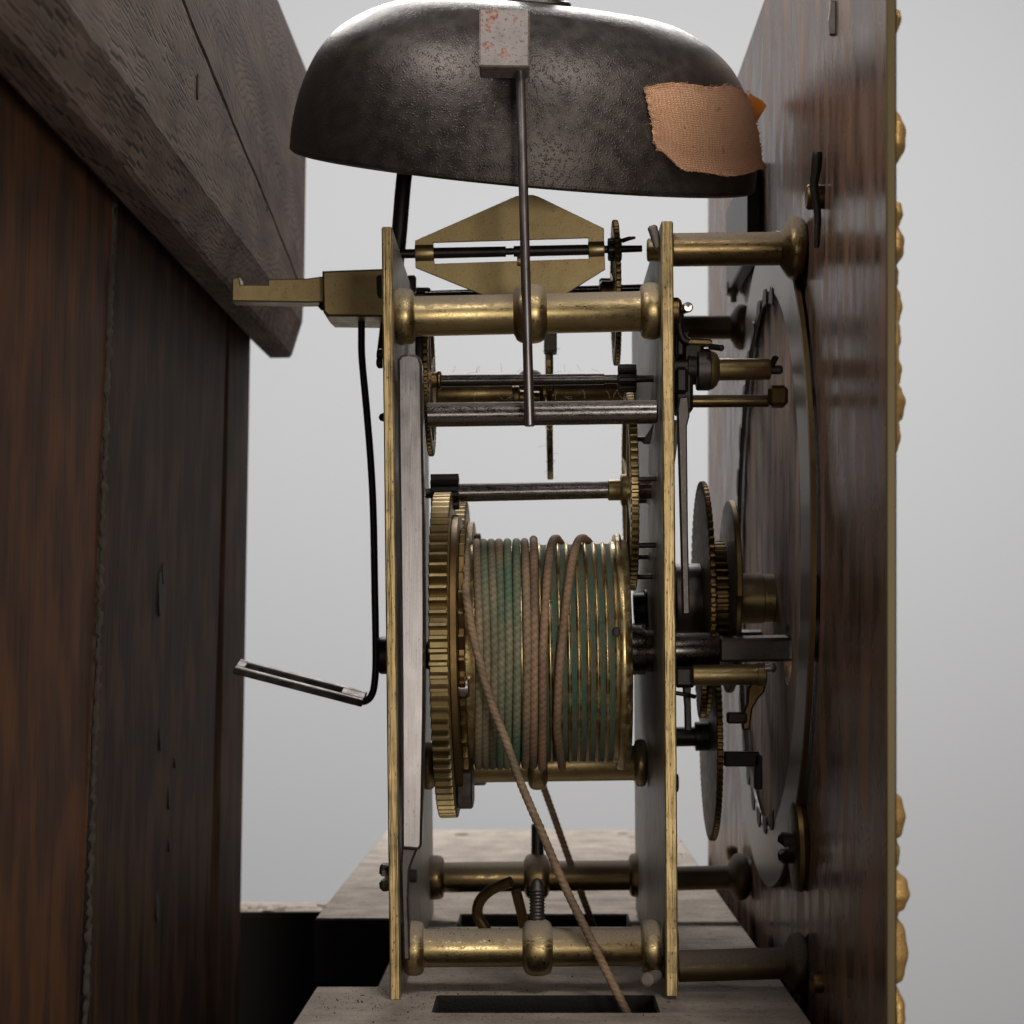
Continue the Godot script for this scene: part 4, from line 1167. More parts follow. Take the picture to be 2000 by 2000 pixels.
func make_hammer() -> void:
	var t := thing("bell_hammer", "steel bell hammer with square head on a long upright rod", "hammer", Vector3(-1.99, 46.57, -4.00))
	var s := Shape.new()
	var a: Vector3 = Vector3(-7.23, 127.33, 5.00)
	s.block(a + Vector3(0, 0, -4.2), Vector3(10.58, 12.19, 8.4), 0.35, Basis(Vector3(0, 0, 1), -0.008))
	build(s, "head", M.lead, t)
	s = Shape.new(); s.lathe(Vector3(-3.87, 120.43, 1.40), Vector3(-1.91, 45.84, 1.40), [[-2, 0], [-2, 1.0], [0, 1.0], [60, 1.05], [74.4, 1.12], [74.6, 0.9], [74.6, 0]], 24)
	build(s, "rod", M.steel, t)
	s = Shape.new()
	s.lathe(Vector3(-24.18, 49.18, -6.00), Vector3(26.17, 49.85, -6.00), [[0, 0], [0, 2.4], [0.25, 2.62], [49.6, 2.55], [49.9, 2.3], [49.9, 0]], 36)
	build(s, "arbor", M.steel_rod, t)
	# flat strip spring in front of the back plate
	t = thing("hammer_spring", "long bright steel strip spring standing beside the left brass plate", "spring", Vector3(-28.69, -69.08, -4.00))
	s = Shape.new()
	var pl := PackedVector2Array([Vector2(-30.23, 60.47), Vector2(-29.58, 61.34), Vector2(-28.04, 61.73), Vector2(-26.29, 61.56), Vector2(-25.41, 60.90), Vector2(-24.98, 59.37), Vector2(-24.76, 44.25), Vector2(-24.43, 27.82), Vector2(-24.32, 5.92), Vector2(-24.43, -15.99), Vector2(-24.76, -33.52), Vector2(-24.98, -43.38), Vector2(-25.52, -44.47), Vector2(-29.36, -44.14), Vector2(-29.36, -26.95), Vector2(-29.47, -5.04), Vector2(-29.69, 16.87), Vector2(-30.01, 38.78)])
	s.prism(pl, Transform3D(Vector3.RIGHT, Vector3.UP, Vector3.BACK, Vector3(0, 0, -6)), 5.0, 0.55)
	build(s, "blade", M.steel, t)
	s = Shape.new()
	pl = PackedVector2Array([Vector2(-29.36, -44.04), Vector2(-25.96, -44.36), Vector2(-26.95, -46.66), Vector2(-27.71, -48.86), Vector2(-27.93, -55.43), Vector2(-27.49, -67.48), Vector2(-27.71, -68.24), Vector2(-29.03, -68.13), Vector2(-29.47, -53.24), Vector2(-29.58, -47.76)])
	s.prism(pl, Transform3D(Vector3.RIGHT, Vector3.UP, Vector3.BACK, Vector3(0, 0, -7)), 5.2, 0.4)
	build(s, "foot", M.dark, t)
	s = Shape.new()
	var pr := [[0, 0]]
	for k in 12: pr.append([k * 0.18, 1.45 + (0.13 if k % 2 else -0.1)])
	pr.append([2.2, 0.0])
	s.lathe(Vector3(-28.39, -50.68, -6.00), Vector3(-24.62, -50.68, -6.00), pr, 16, 60.0)
	build(s, "screw_end", M.dark, t)

func make_fly() -> void:
	var t := thing("fly", "brass fan fly with pointed vanes on a thin dark arbor under the bell", "fly", Vector3(-7.35, 80.47, -34.00))
	var z := -33.0
	var s := Shape.new()
	s.prism(PackedVector2Array([Vector2(-28.50, 92.58), Vector2(-5.20, 102.87), Vector2(-3.55, 103.16), Vector2(-1.42, 103.16), Vector2(0.00, 102.75), Vector2(15.08, 95.42), Vector2(15.13, 91.40), Vector2(11.47, 91.40), Vector2(11.47, 93.17), Vector2(-24.24, 92.11), Vector2(-24.24, 90.45), Vector2(-28.50, 90.45)]), Transform3D(Vector3.RIGHT, Vector3.UP, Vector3.BACK, Vector3(0, 0, -33)), 0.6, 0.12)
	build(s, "vane", M.brass, t)
	s = Shape.new()
	s.prism(PackedVector2Array([Vector2(-28.50, 89.03), Vector2(-24.12, 89.03), Vector2(-24.00, 87.26), Vector2(11.59, 88.44), Vector2(11.59, 89.74), Vector2(15.25, 89.74), Vector2(15.37, 85.96), Vector2(7.09, 80.76), Vector2(-3.78, 75.20), Vector2(-13.24, 80.17), Vector2(-28.38, 86.31)]), Transform3D(Vector3.RIGHT, Vector3.UP, Vector3.BACK, Vector3(0, 0, -33)), 0.6, 0.12)
	build(s, "vane", M.brass, t)
	for u in 2:
		s = Shape.new()
		if u == 0: s.lathe(Vector3(-28.50, 89.68, -33.00), Vector3(-24.12, 89.80, -33.00), [[0, 0], [0, 1.9], [0.3, 2.0], [4.0, 2.0], [4.3, 1.9], [4.3, 0]], 24)
		else: s.lathe(Vector3(11.47, 90.57, -33.00), Vector3(15.25, 90.69, -33.00), [[0, 0], [0, 1.8], [0.3, 1.9], [3.4, 1.9], [3.7, 1.8], [3.7, 0]], 24)
		build(s, "collar", M.brass, t)
	s = Shape.new()
	s.lathe(Vector3(-32.40, 89.62, -33.00), Vector3(24.36, 90.87, -33.00), [[0, 0], [0, 1.05], [3.8, 1.05], [8.2, 1.25], [24.8, 1.2], [24.9, 0.8], [26.6, 0.8], [26.7, 1.25], [43.5, 1.2], [47.5, 0.9], [56.3, 0.75], [56.3, 0]], 20)
	build(s, "arbor", M.black, t)
	s = Shape.new(); s.gear(Vector3(15.96, 90.63, -33.00), Vector3(1, 0.02, 0), 8, 2.6, 1.7, 0.0, 3.2)
	build(s, "pinion", M.black, t)
	s = Shape.new(); s.tube([Vector3(19.30, 92.27, -31.00), Vector3(20.67, 92.53, -30.00), Vector3(22.19, 92.76, -30.00)], [0.55, 0.5, 0.3], 8)
	build(s, "spring_tail", M.black, t)
	s = Shape.new(); s.lathe(Vector3(-4.97, 87.97, -33.00), Vector3(-2.60, 88.09, -33.00), [[0, 0], [0, 1.4], [0.6, 1.5], [1.4, 1.4], [1.4, 0]], 16)
	build(s, "friction_spring", M.brass, t)

func make_trains() -> void:
	var ax := Vector3(1, 0.018, 0)
	# warning wheel that drives the fly
	var t := thing("fly_gear", "thin brass wheel seen edge on between fly and right plate", "gear wheel", Vector3(16.73, 82.56, -44.00))
	var s := Shape.new(); s.gear(Vector3(17.58, 82.56, -44.00), ax, 62, 17.0, 15.6, 13.4, 1.35, 4)
	build(s, "wheel", M.brass_dark, t)
	s = Shape.new(); s.rod(Vector3(-26.91, 81.71, -44.00), Vector3(28.85, 82.80, -44.00), 1.15, 0.2, 16)
	build(s, "arbor", M.black, t)
	s = Shape.new(); s.lathe(Vector3(14.43, 82.50, -44.00), Vector3(17.58, 82.56, -44.00), [[0, 0], [0, 2.6], [0.5, 3.0], [3.1, 3.0], [3.1, 0]], 20)
	build(s, "collet", M.brass_dark, t)
	# lifting arbor behind the upper pillar
	t = thing("warning_arbor", "thin dark steel arbor with small arms behind the upper brass pillar", "arbor", Vector3(-2.83, 87.87, -72.00))
	s = Shape.new(); s.rod(Vector3(-31.69, 87.48, -72.00), Vector3(27.83, 89.29, -72.00), 0.9, 0.2, 14)
	build(s, "arbor", M.black, t)
	for q in [[Vector3(-29.12, 87.75, -70.00), Vector3(4.2, 1.8, 3.0)], [Vector3(16.75, 89.93, -72.00), Vector3(3.0, 3.0, 2.4)], [Vector3(9.24, 88.27, -70.00), Vector3(4.6, 0.9, 2.4)], [Vector3(-31.14, 87.65, -60.00), Vector3(2.2, 4.2, 3.0)]]:
		s = Shape.new(); s.block(q[0], q[1], 0.4)
		build(s, "arm", M.black, t)
	# arbor below it
	t = thing("gathering_arbor", "dark steel arbor with brass collet on its left and pinion on its right", "arbor", Vector3(-2.58, 60.12, -30.00))
	s = Shape.new(); s.lathe(Vector3(-29.59, 59.83, -30.00), Vector3(27.95, 60.41, -30.00), [[0, 0], [0, 0.8], [5, 0.8], [5.2, 1.38], [44.6, 1.25], [44.7, 1.0], [50, 1.0], [50.1, 0.9], [57, 0.8], [57, 0]], 24)
	build(s, "arbor", M.steel_dark_rod, t)
	s = Shape.new(); s.lathe(Vector3(-26.54, 60.00, -30.00), Vector3(-22.55, 60.04, -30.00), [[0, 0], [0, 4.0], [0.5, 4.1], [1.1, 3.8], [1.3, 1.8], [1.7, 1.75], [3.2, 1.8], [3.6, 2.2], [4.0, 2.2], [4.3, 1.7], [4.3, 0]], 28)
	build(s, "collet", M.brass_dark, t)
	s = Shape.new(); s.gear(Vector3(18.20, 60.47, -30.00), ax, 8, 3.25, 2.1, 0.0, 4.2)
	build(s, "pinion", M.black, t)
	s = Shape.new(); s.gear(Vector3(-25.60, 60.12, -30.00), ax, 66, 17.5, 16.2, 14.2, 1.2, 4, false, 0.0, 3.0)
	build(s, "wheel", M.brass_dark, t)
	# escape wheel, edge on in the middle
	t = thing("escape_wheel", "thin escape wheel with pointed teeth seen edge on in the middle", "escape wheel", Vector3(2.91, 42.09, -85.00))
	s = Shape.new(); s.gear(Vector3(1.99, 58.51, -85.00), ax, 30, 16.5, 13.9, 12.0, 1.5, 4, true)
	build(s, "wheel", M.brass_dark, t)
	s = Shape.new(); s.lathe(Vector3(-6.85, 63.78, -92.00) + Vector3(0, 0, 4), Vector3(1.07, 63.40, -88.00), [[0, 0], [0, 3.0], [0.4, 3.2], [1.6, 3.1], [2.0, 1.8], [7.0, 1.7], [7.2, 0]], 24)
	build(s, "collet", M.brass_dark, t)
	s = Shape.new(); s.rod(Vector3(-29.39, 58.24, -85.00), Vector3(27.80, 58.91, -85.00), 1.1, 0.2, 14)
	build(s, "arbor", M.black, t)
	t = thing("pallets", "dark steel pallet piece standing above the escape wheel", "pallets", Vector3(3.03, 74.20, -82.00))
	s = Shape.new(); s.block(Vector3(3.01, 77.17, -80.00), Vector3(3.3, 6.6, 6.0), 0.3)
	build(s, "block", M.dark, t)
	s = Shape.new(); s.block(Vector3(2.91, 70.81, -84.00), Vector3(1.7, 9.0, 3.0), 0.3)
	build(s, "arm", M.black, t)
	s = Shape.new(); s.block(Vector3(2.91, 65.65, -84.00), Vector3(2.1, 4.0, 3.4), 0.3)
	build(s, "arm", M.black, t)
	# pin wheel of the strike
	t = thing("pin_wheel", "brass wheel with steel lifting pins beside the right plate, behind the drum", "gear wheel", Vector3(17.86, 35.84, -42.00))
	s = Shape.new(); s.gear(Vector3(20.6, 35.6, -42), ax, 78, 23.5, 21.9, 19.2, 1.9, 4, false, 0.2, 4.2)
	var wheel := build(s, "wheel", M.brass, t)
	for k in 8:
		s = Shape.new()
		var a := TAU * (k + 0.06) / 8.0
		var p := Vector3(22.3, 35.7, -42) + Vector3(0, sin(a), cos(a)) * 20.4
		s.rod(p, p + Vector3(4.3, 0.1, 0), 0.62, 0.1, 10)
		build(s, "lifting_pin", M.dark, wheel)
	s = Shape.new(); s.lathe(Vector3(-25.22, 35.06, -42.00), Vector3(28.72, 36.08, -42.00), [[-2, 0], [-2, 1.2], [0, 1.2], [6.4, 2.3], [6.5, 2.15], [43, 2.0], [46, 2.0], [46.2, 2.6], [54, 2.2], [54, 0]], 28)
	build(s, "arbor", M.steel_rod, t)
	s = Shape.new(); s.gear(Vector3(-25.34, 35.36, -42.00), ax, 8, 4.3, 2.9, 0.0, 6.6)
	build(s, "pinion", M.black, t)
	s = Shape.new(); s.lathe(Vector3(16.29, 35.78, -42.00), Vector3(21.96, 35.90, -42.00), [[0, 0], [0, 2.2], [0.3, 2.45], [2.9, 2.45], [3.1, 3.5], [3.4, 3.75], [5.0, 3.75], [5.4, 3.4], [5.4, 0]], 30)
	build(s, "collet", M.brass, t)

func make_drums() -> void:
	var ax := Vector3(1, 0.018, 0).normalized()
	var proto: Node3D
	for which in 2:
		var c := Vector3(-23.6, -3.05, -39.0)
		if which == 1:
			var r: Node3D = proto.duplicate()
			r.name = numbered("winding_drum")
			add_child(r)
			r.position += Vector3(1.6, 1.6, -50.0) * MM
			tag(r, "second winding drum and great wheel hidden behind the near one", "winding drum", "winding drums")
			break
		var t := thing("winding_drum", "grooved brass winding drum with big toothed wheel, wound with cord, nearest the viewer", "winding drum", c + Vector3(22, -38, 0), "winding drums")
		proto = t
		var s := Shape.new(); s.gear(c, ax, 84, 38.0, 35.3, 0.0, 4.2, 0, false, 0.3)
		build(s, "great_wheel", M.brass, t)
		s = Shape.new(); s.lathe(c + ax * 4.22, c + ax * 5.0, [[0, 0], [0, 32.4], [0.25, 32.7], [1.5, 32.7], [1.7, 32.4], [1.7, 0]], 72)
		build(s, "disc", M.brass_dark, t)
		s = Shape.new(); s.gear(c + ax * 5.95, ax, 36, 29.6, 27.0, 0.0, 1.5, 0, true)
		build(s, "ratchet", M.brass_dark, t)
		s = Shape.new()
		s.prism(PackedVector2Array([Vector2(-4, -34.6), Vector2(6, -35.6), Vector2(12, -33.8), Vector2(14, -27), Vector2(9, -22.5), Vector2(2, -25.0), Vector2(-3, -28)]), Transform3D(Vector3.BACK, Vector3.UP, ax, c + ax * 4.9), 3.6, 0.4)
		build(s, "click", M.dark, t)
		s = Shape.new(); s.lathe(c + ax * 7.4 + Vector3(0, -7, 25.0), c + ax * 9 + Vector3(0, -7, 25.0), [[-2, 0], [-2, 2.4], [0.6, 2.4], [1.0, 2.0], [1.0, 0]], 20)
		build(s, "screw", M.steel, t)
		s = Shape.new()
		var pr := [[7.5, 0.0], [7.5, 25.6], [9.0, 25.7]]
		for k in 15:
			for q in [[0.0, 25.85], [0.22, 25.8], [0.5, 25.38], [1.05, 25.15], [1.6, 25.38], [1.88, 25.8]]:
				pr.append([9.4 + k * 2.1 + q[0], q[1]])
		pr.append_array([[40.9, 25.85], [41.4, 25.9], [41.4, 27.2], [41.7, 27.5], [42.6, 27.7], [43.0, 27.5], [43.1, 26.4], [44.2, 26.0], [44.4, 25.6], [44.4, 0.0]])
		s.lathe(c, c + ax, pr, 96, 50.0)
		var drum := build(s, "drum", M.drum, t)
		s = Shape.new()
		pr = [[9.6, 25.0]]
		for k in 15:
			for q in [[0.25, 25.52], [0.52, 25.38], [1.05, 25.30], [1.58, 25.38], [1.85, 25.52]]:
				pr.append([9.4 + k * 2.1 + q[0], q[1]])
		pr.append([40.8, 25.0])
		s.lathe(c, c + ax, pr, 96, 60.0)
		build(s, "verdigris", M.verdigris, drum)
		s = Shape.new(); s.rod(Vector3(17.17, 2.37, -13.60), Vector3(17.35, 2.25, -12.55), 1.0, 0.1, 12)
		build(s, "tie_hole", M.black, drum)  # black stub on the surface stands in for a shaded hole
		s = Shape.new(); s.lathe(c, c + ax, [[-4, 0], [-4, 2.6], [-0.1, 4.2], [44.0, 5.5], [48.4, 5.5], [48.6, 4.9], [52.6, 4.9], [52.7, 4.15], [65.4, 4.1], [65.8, 3.9], [65.8, 0]], 36, 30.0)
		build(s, "arbor", M.steel_dark_rod, t)
		s = Shape.new()
		var e := Basis(ax, 0.16)
		s.block(c + ax * 74.6 + Vector3(0, 0.2, 0), Vector3(18.2, 5.6, 5.6), 0.75, e * Basis(ax, ax.cross(Vector3.FORWARD).normalized(), Vector3.BACK))
		build(s, "winding_square", M.dark, t)

func make_gut() -> void:
	var c := Vector3(-23.6, -3.05, -39.0)
	var rng := RandomNumberGenerator.new(); rng.seed = 8
	var xt := [0.0, -16.7, -14.5, -12.9, -11.1, -9.3, -7.3, -5.2, -3.3, -1.2, 4.4, 10.7]
	var xf := [0.0, -15.9, -13.0, -11.4, -9.7, -8.2, -6.5, -4.7, -2.5, -0.9, 0.9, 4.6]
	var xb := [0.0, -16.2, -14.0, -12.3, -10.7, -9.0, -7.4, -5.3, -3.1, -1.2, 0.8, 5.5]
	var green := [0.0, 0.25, 0.35, 0.55, 0.50, 0.65, 0.75, 0.95, 0.15, 0.05, 0.0, 0.0]
	var pts := []; var gr := []
	var start := true
	for kk in 11:
		var k := 11 - kk
		var steps := 400
		for i in steps:
			var f := float(i) / steps
			if k == 1 and f > 0.17: break
			if k == 11 and i == 0:
				for q2 in 60:
					var ph2 := PI * 0.5 + 0.75 * (1.0 - q2 / 60.0)
					pts.append(Vector3(lerpf(13.4, 10.7, pow(q2 / 60.0, 2.0)), -2.5 + 26.6 * sin(ph2), c.z + 26.6 * cos(ph2))); gr.append(0.0)
			var phi := PI * 0.5 - TAU * f                # top, front, bottom, back
			var nxt: float = xt[k - 1] if k > 1 else xt[1]
			var keys := [xt[k], xf[k], xb[k], (xb[k] + nxt) * 0.5, nxt]
			var seg := int(f * 4.0); var q := f * 4.0 - seg
			q = q * q * (3.0 - 2.0 * q) * 0.6 + q * 0.4
			var x: float = lerpf(keys[seg], keys[seg + 1], q)
			if k == 11 and f < 0.5: x = lerpf(10.7, 3.0, pow(minf(f, 0.36) / 0.36, 0.75)) + 2.5 * smoothstep(0.24, 0.5, f)
			if k == 10 and f < 0.25: x = lerpf(4.4, 0.9, pow(f / 0.25, 0.6))
			if k == 11 and f > 0.5: x = lerpf(5.5, 7.0, smoothstep(0.5, 0.8, f)) - 2.6 * smoothstep(0.90, 1.0, f)
			var r := 26.1
			if k == 11 and f > 0.75: r = 26.75
			if k >= 10: r = 26.75
			if k == 1: r = 26.3 + 1.4 * smoothstep(0.02, 0.17, f)
			var yc := -3.05 + 0.018 * (x - c.x)
			pts.append(Vector3(x, yc + r * sin(phi), c.z + r * cos(phi)))
			gr.append(green[k])
	var tail := bez([pts[-1], Vector3(-15.81, 9.64, -10.60), Vector3(-14.10, 0.45, -9.60), Vector3(-10.63, -12.53, -9.50), Vector3(-7.15, -21.56, -9.00), Vector3(-3.90, -30.63, -7.80), Vector3(0.89, -41.66, -5.60), Vector3(5.73, -52.81, -3.60), Vector3(10.52, -62.36, -1.20), Vector3(14.50, -70.23, 0.80), Vector3(18.43, -77.94, 3.20), Vector3(20.32, -81.92, 4.40), Vector3(22.63, -86.87, 5.50)], 44)
	for k in range(2, tail.size()):
		pts.append(tail[k]); gr.append(0.12)
	var cols := []
	var fn := FastNoiseLite.new(); fn.seed = 4; fn.frequency = 0.02; fn.fractal_octaves = 4
	for i in pts.size():
		var v := fn.get_noise_1d(i * 0.25)
		var g := clampf(gr[i] * (1.0 + 0.9 * v), 0.0, 1.0)
		var col := Color(0.27, 0.172, 0.108).lerp(Color(0.15, 0.097, 0.062), clampf(0.4 + 1.6 * fn.get_noise_1d(i * 0.8 + 900.0), 0.0, 1.0))
		col = col.lerp(Color(0.060, 0.150, 0.100).lerp(Color(0.165, 0.185, 0.120), clampf(0.5 + 2.0 * fn.get_noise_1d(i * 0.6 + 300.0), 0.0, 1.0)), g)
		cols.append(col * (1.05 + 0.2 * rng.randf()))
	var s := Shape.new()
	cord(s, pts, 0.93, cols)
	single(s, "cord", M.cord, "twisted brown and green stained cord wound on the near drum and hanging down", "cord", "")
	pts = bez([Vector3(-1.68, -31.70, -114.00), Vector3(1.54, -40.29, -114.50), Vector3(8.43, -59.86, -115.00), Vector3(15.21, -78.57, -116.00), Vector3(18.04, -86.82, -116.50)], 70)
	cols = []
	for i in pts.size(): cols.append(Color(0.20, 0.125, 0.07) * (0.7 + 0.4 * rng.randf()))
	s = Shape.new(); cord(s, pts, 0.95, cols)
	single(s, "cord", M.cord, "straight dark brown cord behind, going down into the far slot", "cord", "")

func cord(s: Shape, pts: Array, r: float, cols: Array) -> void:   # laid cord: three strands, each of fine yarns; colour darkened in the grooves to shade them
	var segs := 14
	var rows := []; var tints := []
	var e := Vector3.RIGHT
	var run := 0.0
	for i in pts.size():
		var t: Vector3 = (pts[min(i + 1, pts.size() - 1)] - pts[max(i - 1, 0)]).normalized()
		if absf(e.dot(t)) > 0.95: e = Vector3.UP
		e = (e - t * e.dot(t)).normalized()
		var f := t.cross(e)
		if i: run += (pts[i] - pts[i - 1]).length()
		var row := PackedVector3Array(); var tr := PackedColorArray()
		for k in segs:
			var a := TAU * k / segs
			var h := absf(sin(1.5 * (a + run * 1.55)))
			row.append(pts[i] + (e * cos(a) + f * sin(a)) * r * (0.88 + 0.16 * h))
			var q := 0.5 + 0.6 * sqrt(h) + 0.16 * sin(12.0 * (a + run * 1.55))
			tr.append(Color(cols[i].r * q, cols[i].g * q, cols[i].b * q))
		rows.append(row); tints.append(tr)
	s.grid(rows, true, tints, [], true)

func make_motion_work() -> void:
	var ax := Vector3(1, 0.012, 0)
	var t := thing("minute_wheel", "browned toothed wheel right of the front plate, under the steel lever", "gear wheel", Vector3(40.82, 10.62, -63.00))
	var s := Shape.new(); s.gear(Vector3(39.9, 10.4, -63), ax, 78, 29.2, 27.2, 0.0, 1.35)
	build(s, "wheel", M.brass_dark, t)
	s = Shape.new(); s.lathe(Vector3(29.5, 10.3, -63), Vector3(42.5, 10.5, -63), [[0, 0], [0, 5.0], [4, 5.0], [4.2, 9.0], [10.3, 9.0], [10.3, 0]], 30)
	build(s, "hub", M.dark, t)
	t = thing("hour_wheel", "small browned pinion wheel and smooth stepped disc on a thick brass pipe", "hour wheel", Vector3(46.51, 1.77, -63.00))
	s = Shape.new(); s.gear(Vector3(42.6, 10.5, -63), ax, 42, 14.6, 12.6, 0.0, 3.1)
	build(s, "wheel", M.brass_dark, t)
	s = Shape.new()
	var poly := PackedVector2Array()
	for k in 72:
		var a := TAU * k / 72.0
		poly.append(Vector2(cos(a), sin(a)) * (24.2 - (0.0 if k < 40 else (k - 40) * 0.06)))
	s.prism(poly, Transform3D(Vector3.BACK, Vector3.UP, Vector3.RIGHT, Vector3(46.4, 10.8, -63)), 1.5, 0.25, true)
	build(s, "snail", M.brass_dark, t)
	s = Shape.new(); s.lathe(Vector3(47.9, 10.7, -63), Vector3(70, 11.0, -63), [[0, 0], [0, 6.2], [7.2, 6.2], [7.4, 5.9], [12, 5.9], [12, 0]], 40)
	build(s, "pipe", M.pillar, t)
	# slotted wheel below, carrying the crank that moves the ring
	t = thing("date_gear", "large thin dusty wheel with fine teeth below the motion work", "gear wheel", Vector3(43.82, -50.18, -75.00))
	s = Shape.new(); s.gear(Vector3(42.8, -24.0, -75), Vector3(1, 0.01, 0.0), 96, 26.2, 25.0, 0.0, 1.5)
	build(s, "wheel", M.brass_dark, t)
	s = Shape.new(); s.lathe(Vector3(34.10, -23.99, -75.00), Vector3(40.45, -23.86, -75.00), [[0, 0], [0, 2.5], [5.4, 2.5], [5.6, 3.7], [10.9, 3.7], [10.9, 0]], 28)
	build(s, "hub", M.black, t)
	s = Shape.new()
	s.block(Vector3(49.94, -28.76, -62.00), Vector3(8.6, 3.7, 3.0), 0.3)
	s.block(Vector3(53.98, -32.03, -62.00), Vector3(2.0, 8.4, 3.0), 0.3)
	build(s, "crank", M.black, t)
	t = thing("small_wheel", "small browned wheel end hanging above the large thin calendar wheel", "gear wheel", Vector3(39.98, -18.26, -52.00))
	s = Shape.new(); s.gear(Vector3(38.50, -10.00, -52.00), ax, 40, 8.4, 7.4, 0.0, 1.5)
	build(s, "wheel", M.brass_dark, t)
	s = Shape.new(); s.lathe(Vector3(46.2, -29.0, -104), Vector3(60, -29, -104), [[0, 0], [0, 10.6], [0.5, 11.2], [1.6, 11.0], [1.6, 0]], 40)
	single(s, "far_disc", M.brass_dark, "pale dusty brass disc half hidden behind the large thin wheel", "disc")

func make_strike_levers() -> void:
	# rack stud: dark block, steel collar, brass sleeve and its pin
	var t := thing("rack_sleeve", "short brass sleeve with steel collar and end pin, upper right", "sleeve", Vector3(45.14, 57.24, -26.00))
	var s := Shape.new()
	s.lathe(Vector3(35.83, 61.89, -26.00), Vector3(52.82, 62.01, -26.00), [[0, 0], [0, 4.5], [0.3, 4.75], [2.9, 4.75], [3.1, 4.5], [3.1, 0]], 36)
	build(s, "collar", M.dark, t)
	s = Shape.new()
	s.lathe(Vector3(38.91, 61.89, -26.00), Vector3(52.82, 62.01, -26.00), [[0, 0], [0, 4.6], [0.7, 4.4], [1.6, 3.6], [2.1, 2.5], [13.4, 2.45], [13.7, 2.2], [13.7, 0]], 36, 50.0)
	build(s, "sleeve", M.brass, t)
	s = Shape.new(); s.lathe(Vector3(52.12, 61.89, -26.00), Vector3(55.61, 61.89, -26.00), [[0, 0], [0, 1.1], [2.8, 1.1], [3.3, 0.7], [3.4, 0]], 16)
	build(s, "stud", M.dark, t)
	s = Shape.new(); s.rod(Vector3(52.69, 62.67, -25.00), Vector3(53.73, 64.73, -24.00), 0.75, 0.2, 10)
	build(s, "taper_pin", M.black, t)
	s = Shape.new()
	s.lathe(Vector3(30.57, 61.60, -24.00), Vector3(35.90, 61.60, -24.00), [[0, 0], [0, 2.7], [3.0, 2.7], [3.1, 3.6], [5.0, 3.4], [5.4, 0]], 6, 10.0)
	s.block(Vector3(34.90, 64.45, -26.00), Vector3(5.0, 7.4, 6.0), 0.9); s.block(Vector3(32.64, 66.23, -30.00), Vector3(4.0, 10, 4.0), 0.6)
	build(s, "boss", M.black, t)
	s = Shape.new(); s.block(Vector3(35.90, 67.62, -24.00), Vector3(6.4, 1.5, 3.6), 0.4, Basis(Vector3(0, 0, 1), -0.03))
	build(s, "arm", M.pillar_dark, t)
	s = Shape.new(); s.tube(bez([Vector3(31.58, 75.37, -22.00), Vector3(31.69, 70.76, -22.00), Vector3(32.50, 68.23, -22.00), Vector3(33.88, 67.42, -22.00)], 6), 1.0, 10)
	s.block(Vector3(31.96, 69.94, -24.00), Vector3(1.6, 11, 4), 0.4)
	build(s, "hook", M.black, t)
	s = Shape.new(); s.rod(Vector3(38.31, 66.30, -20.00), Vector3(41.10, 65.53, -18.00), 0.75, 0.2, 12)
	build(s, "pin", M.dark, t)
	# rod to the ring
	t = thing("repeat_arbor", "thin browned horizontal arbor with a square end block near the ring", "arbor", Vector3(45.56, 53.78, -30.00))
	s = Shape.new(); s.rod(Vector3(31.00, 55.19, -30.00), Vector3(52.84, 55.31, -30.00), 1.45, 0.2, 20)
	build(s, "rod", M.pillar_dark, t)
	s = Shape.new(); s.block(Vector3(54.59, 56.12, -29.00), Vector3(4.6, 4.9, 4.6), 0.9)
	build(s, "end_block", M.brass_dark, t)
	# long upright steel lever
	t = thing("rack_tail", "long narrow dark steel lever hanging upright outside the front plate", "lever", Vector3(32.41, 6.08, -12.00))
	s = Shape.new()
	s.prism(PackedVector2Array([Vector2(30.50, 51.09), Vector2(30.95, 53.79), Vector2(32.86, 54.01), Vector2(33.20, 49.74), Vector2(32.63, 47.49), Vector2(32.63, 44.34), Vector2(32.86, 22.96), Vector2(33.25, 6.08), Vector2(31.68, 6.08), Vector2(31.28, 22.96), Vector2(30.83, 39.84), Vector2(30.61, 46.59)]), Transform3D(Vector3.RIGHT, Vector3.UP, Vector3.BACK, Vector3(0, 0, -15)), 3.2, 0.3)
	build(s, "lever", M.dark, t)
	s = Shape.new(); s.block(Vector3(32.38, 55.78, -22.00), Vector3(4.2, 9.0, 9.0), 0.8)
	s.block(Vector3(31.74, 58.11, -18.00), Vector3(3.0, 6, 5.0), 0.8)
	build(s, "head", M.black, t)
	s = Shape.new()
	s.prism(PackedVector2Array([Vector2(31.96, 52.14), Vector2(32.92, 52.14), Vector2(32.68, 47.34), Vector2(31.96, 41.93), Vector2(31.48, 41.93)]), Transform3D(Vector3.RIGHT, Vector3.UP, Vector3.BACK, Vector3(0, 0, -42)), 2.0, 0.2)
	build(s, "tail", M.dark, t)
	# brass sleeve below the winding square with its arms
	t = thing("rack", "horizontal brass sleeve with ball end and curved arms below the winding square", "rack", Vector3(44.59, -20.76, -32.00))
	s = Shape.new()
	s.lathe(Vector3(35.39, -7.67, -32.00), Vector3(52.85, -7.43, -32.00), [[0, 0], [0, 2.2], [0.2, 2.4], [14.9, 2.4], [15.0, 2.65], [16.7, 2.65], [17.0, 2.3], [17.0, 0]], 32)
	build(s, "sleeve", M.brass, t)
	s = Shape.new(); s.lathe(Vector3(51.90, -5.99, -30.00), Vector3(54.48, -5.87, -30.00), [[0, 0], [0, 0.8], [1.0, 0.9], [1.6, 1.15], [2.2, 1.0], [2.6, 0.4], [2.65, 0]], 16)
	build(s, "ball_end", M.steel, t)
	s = Shape.new()
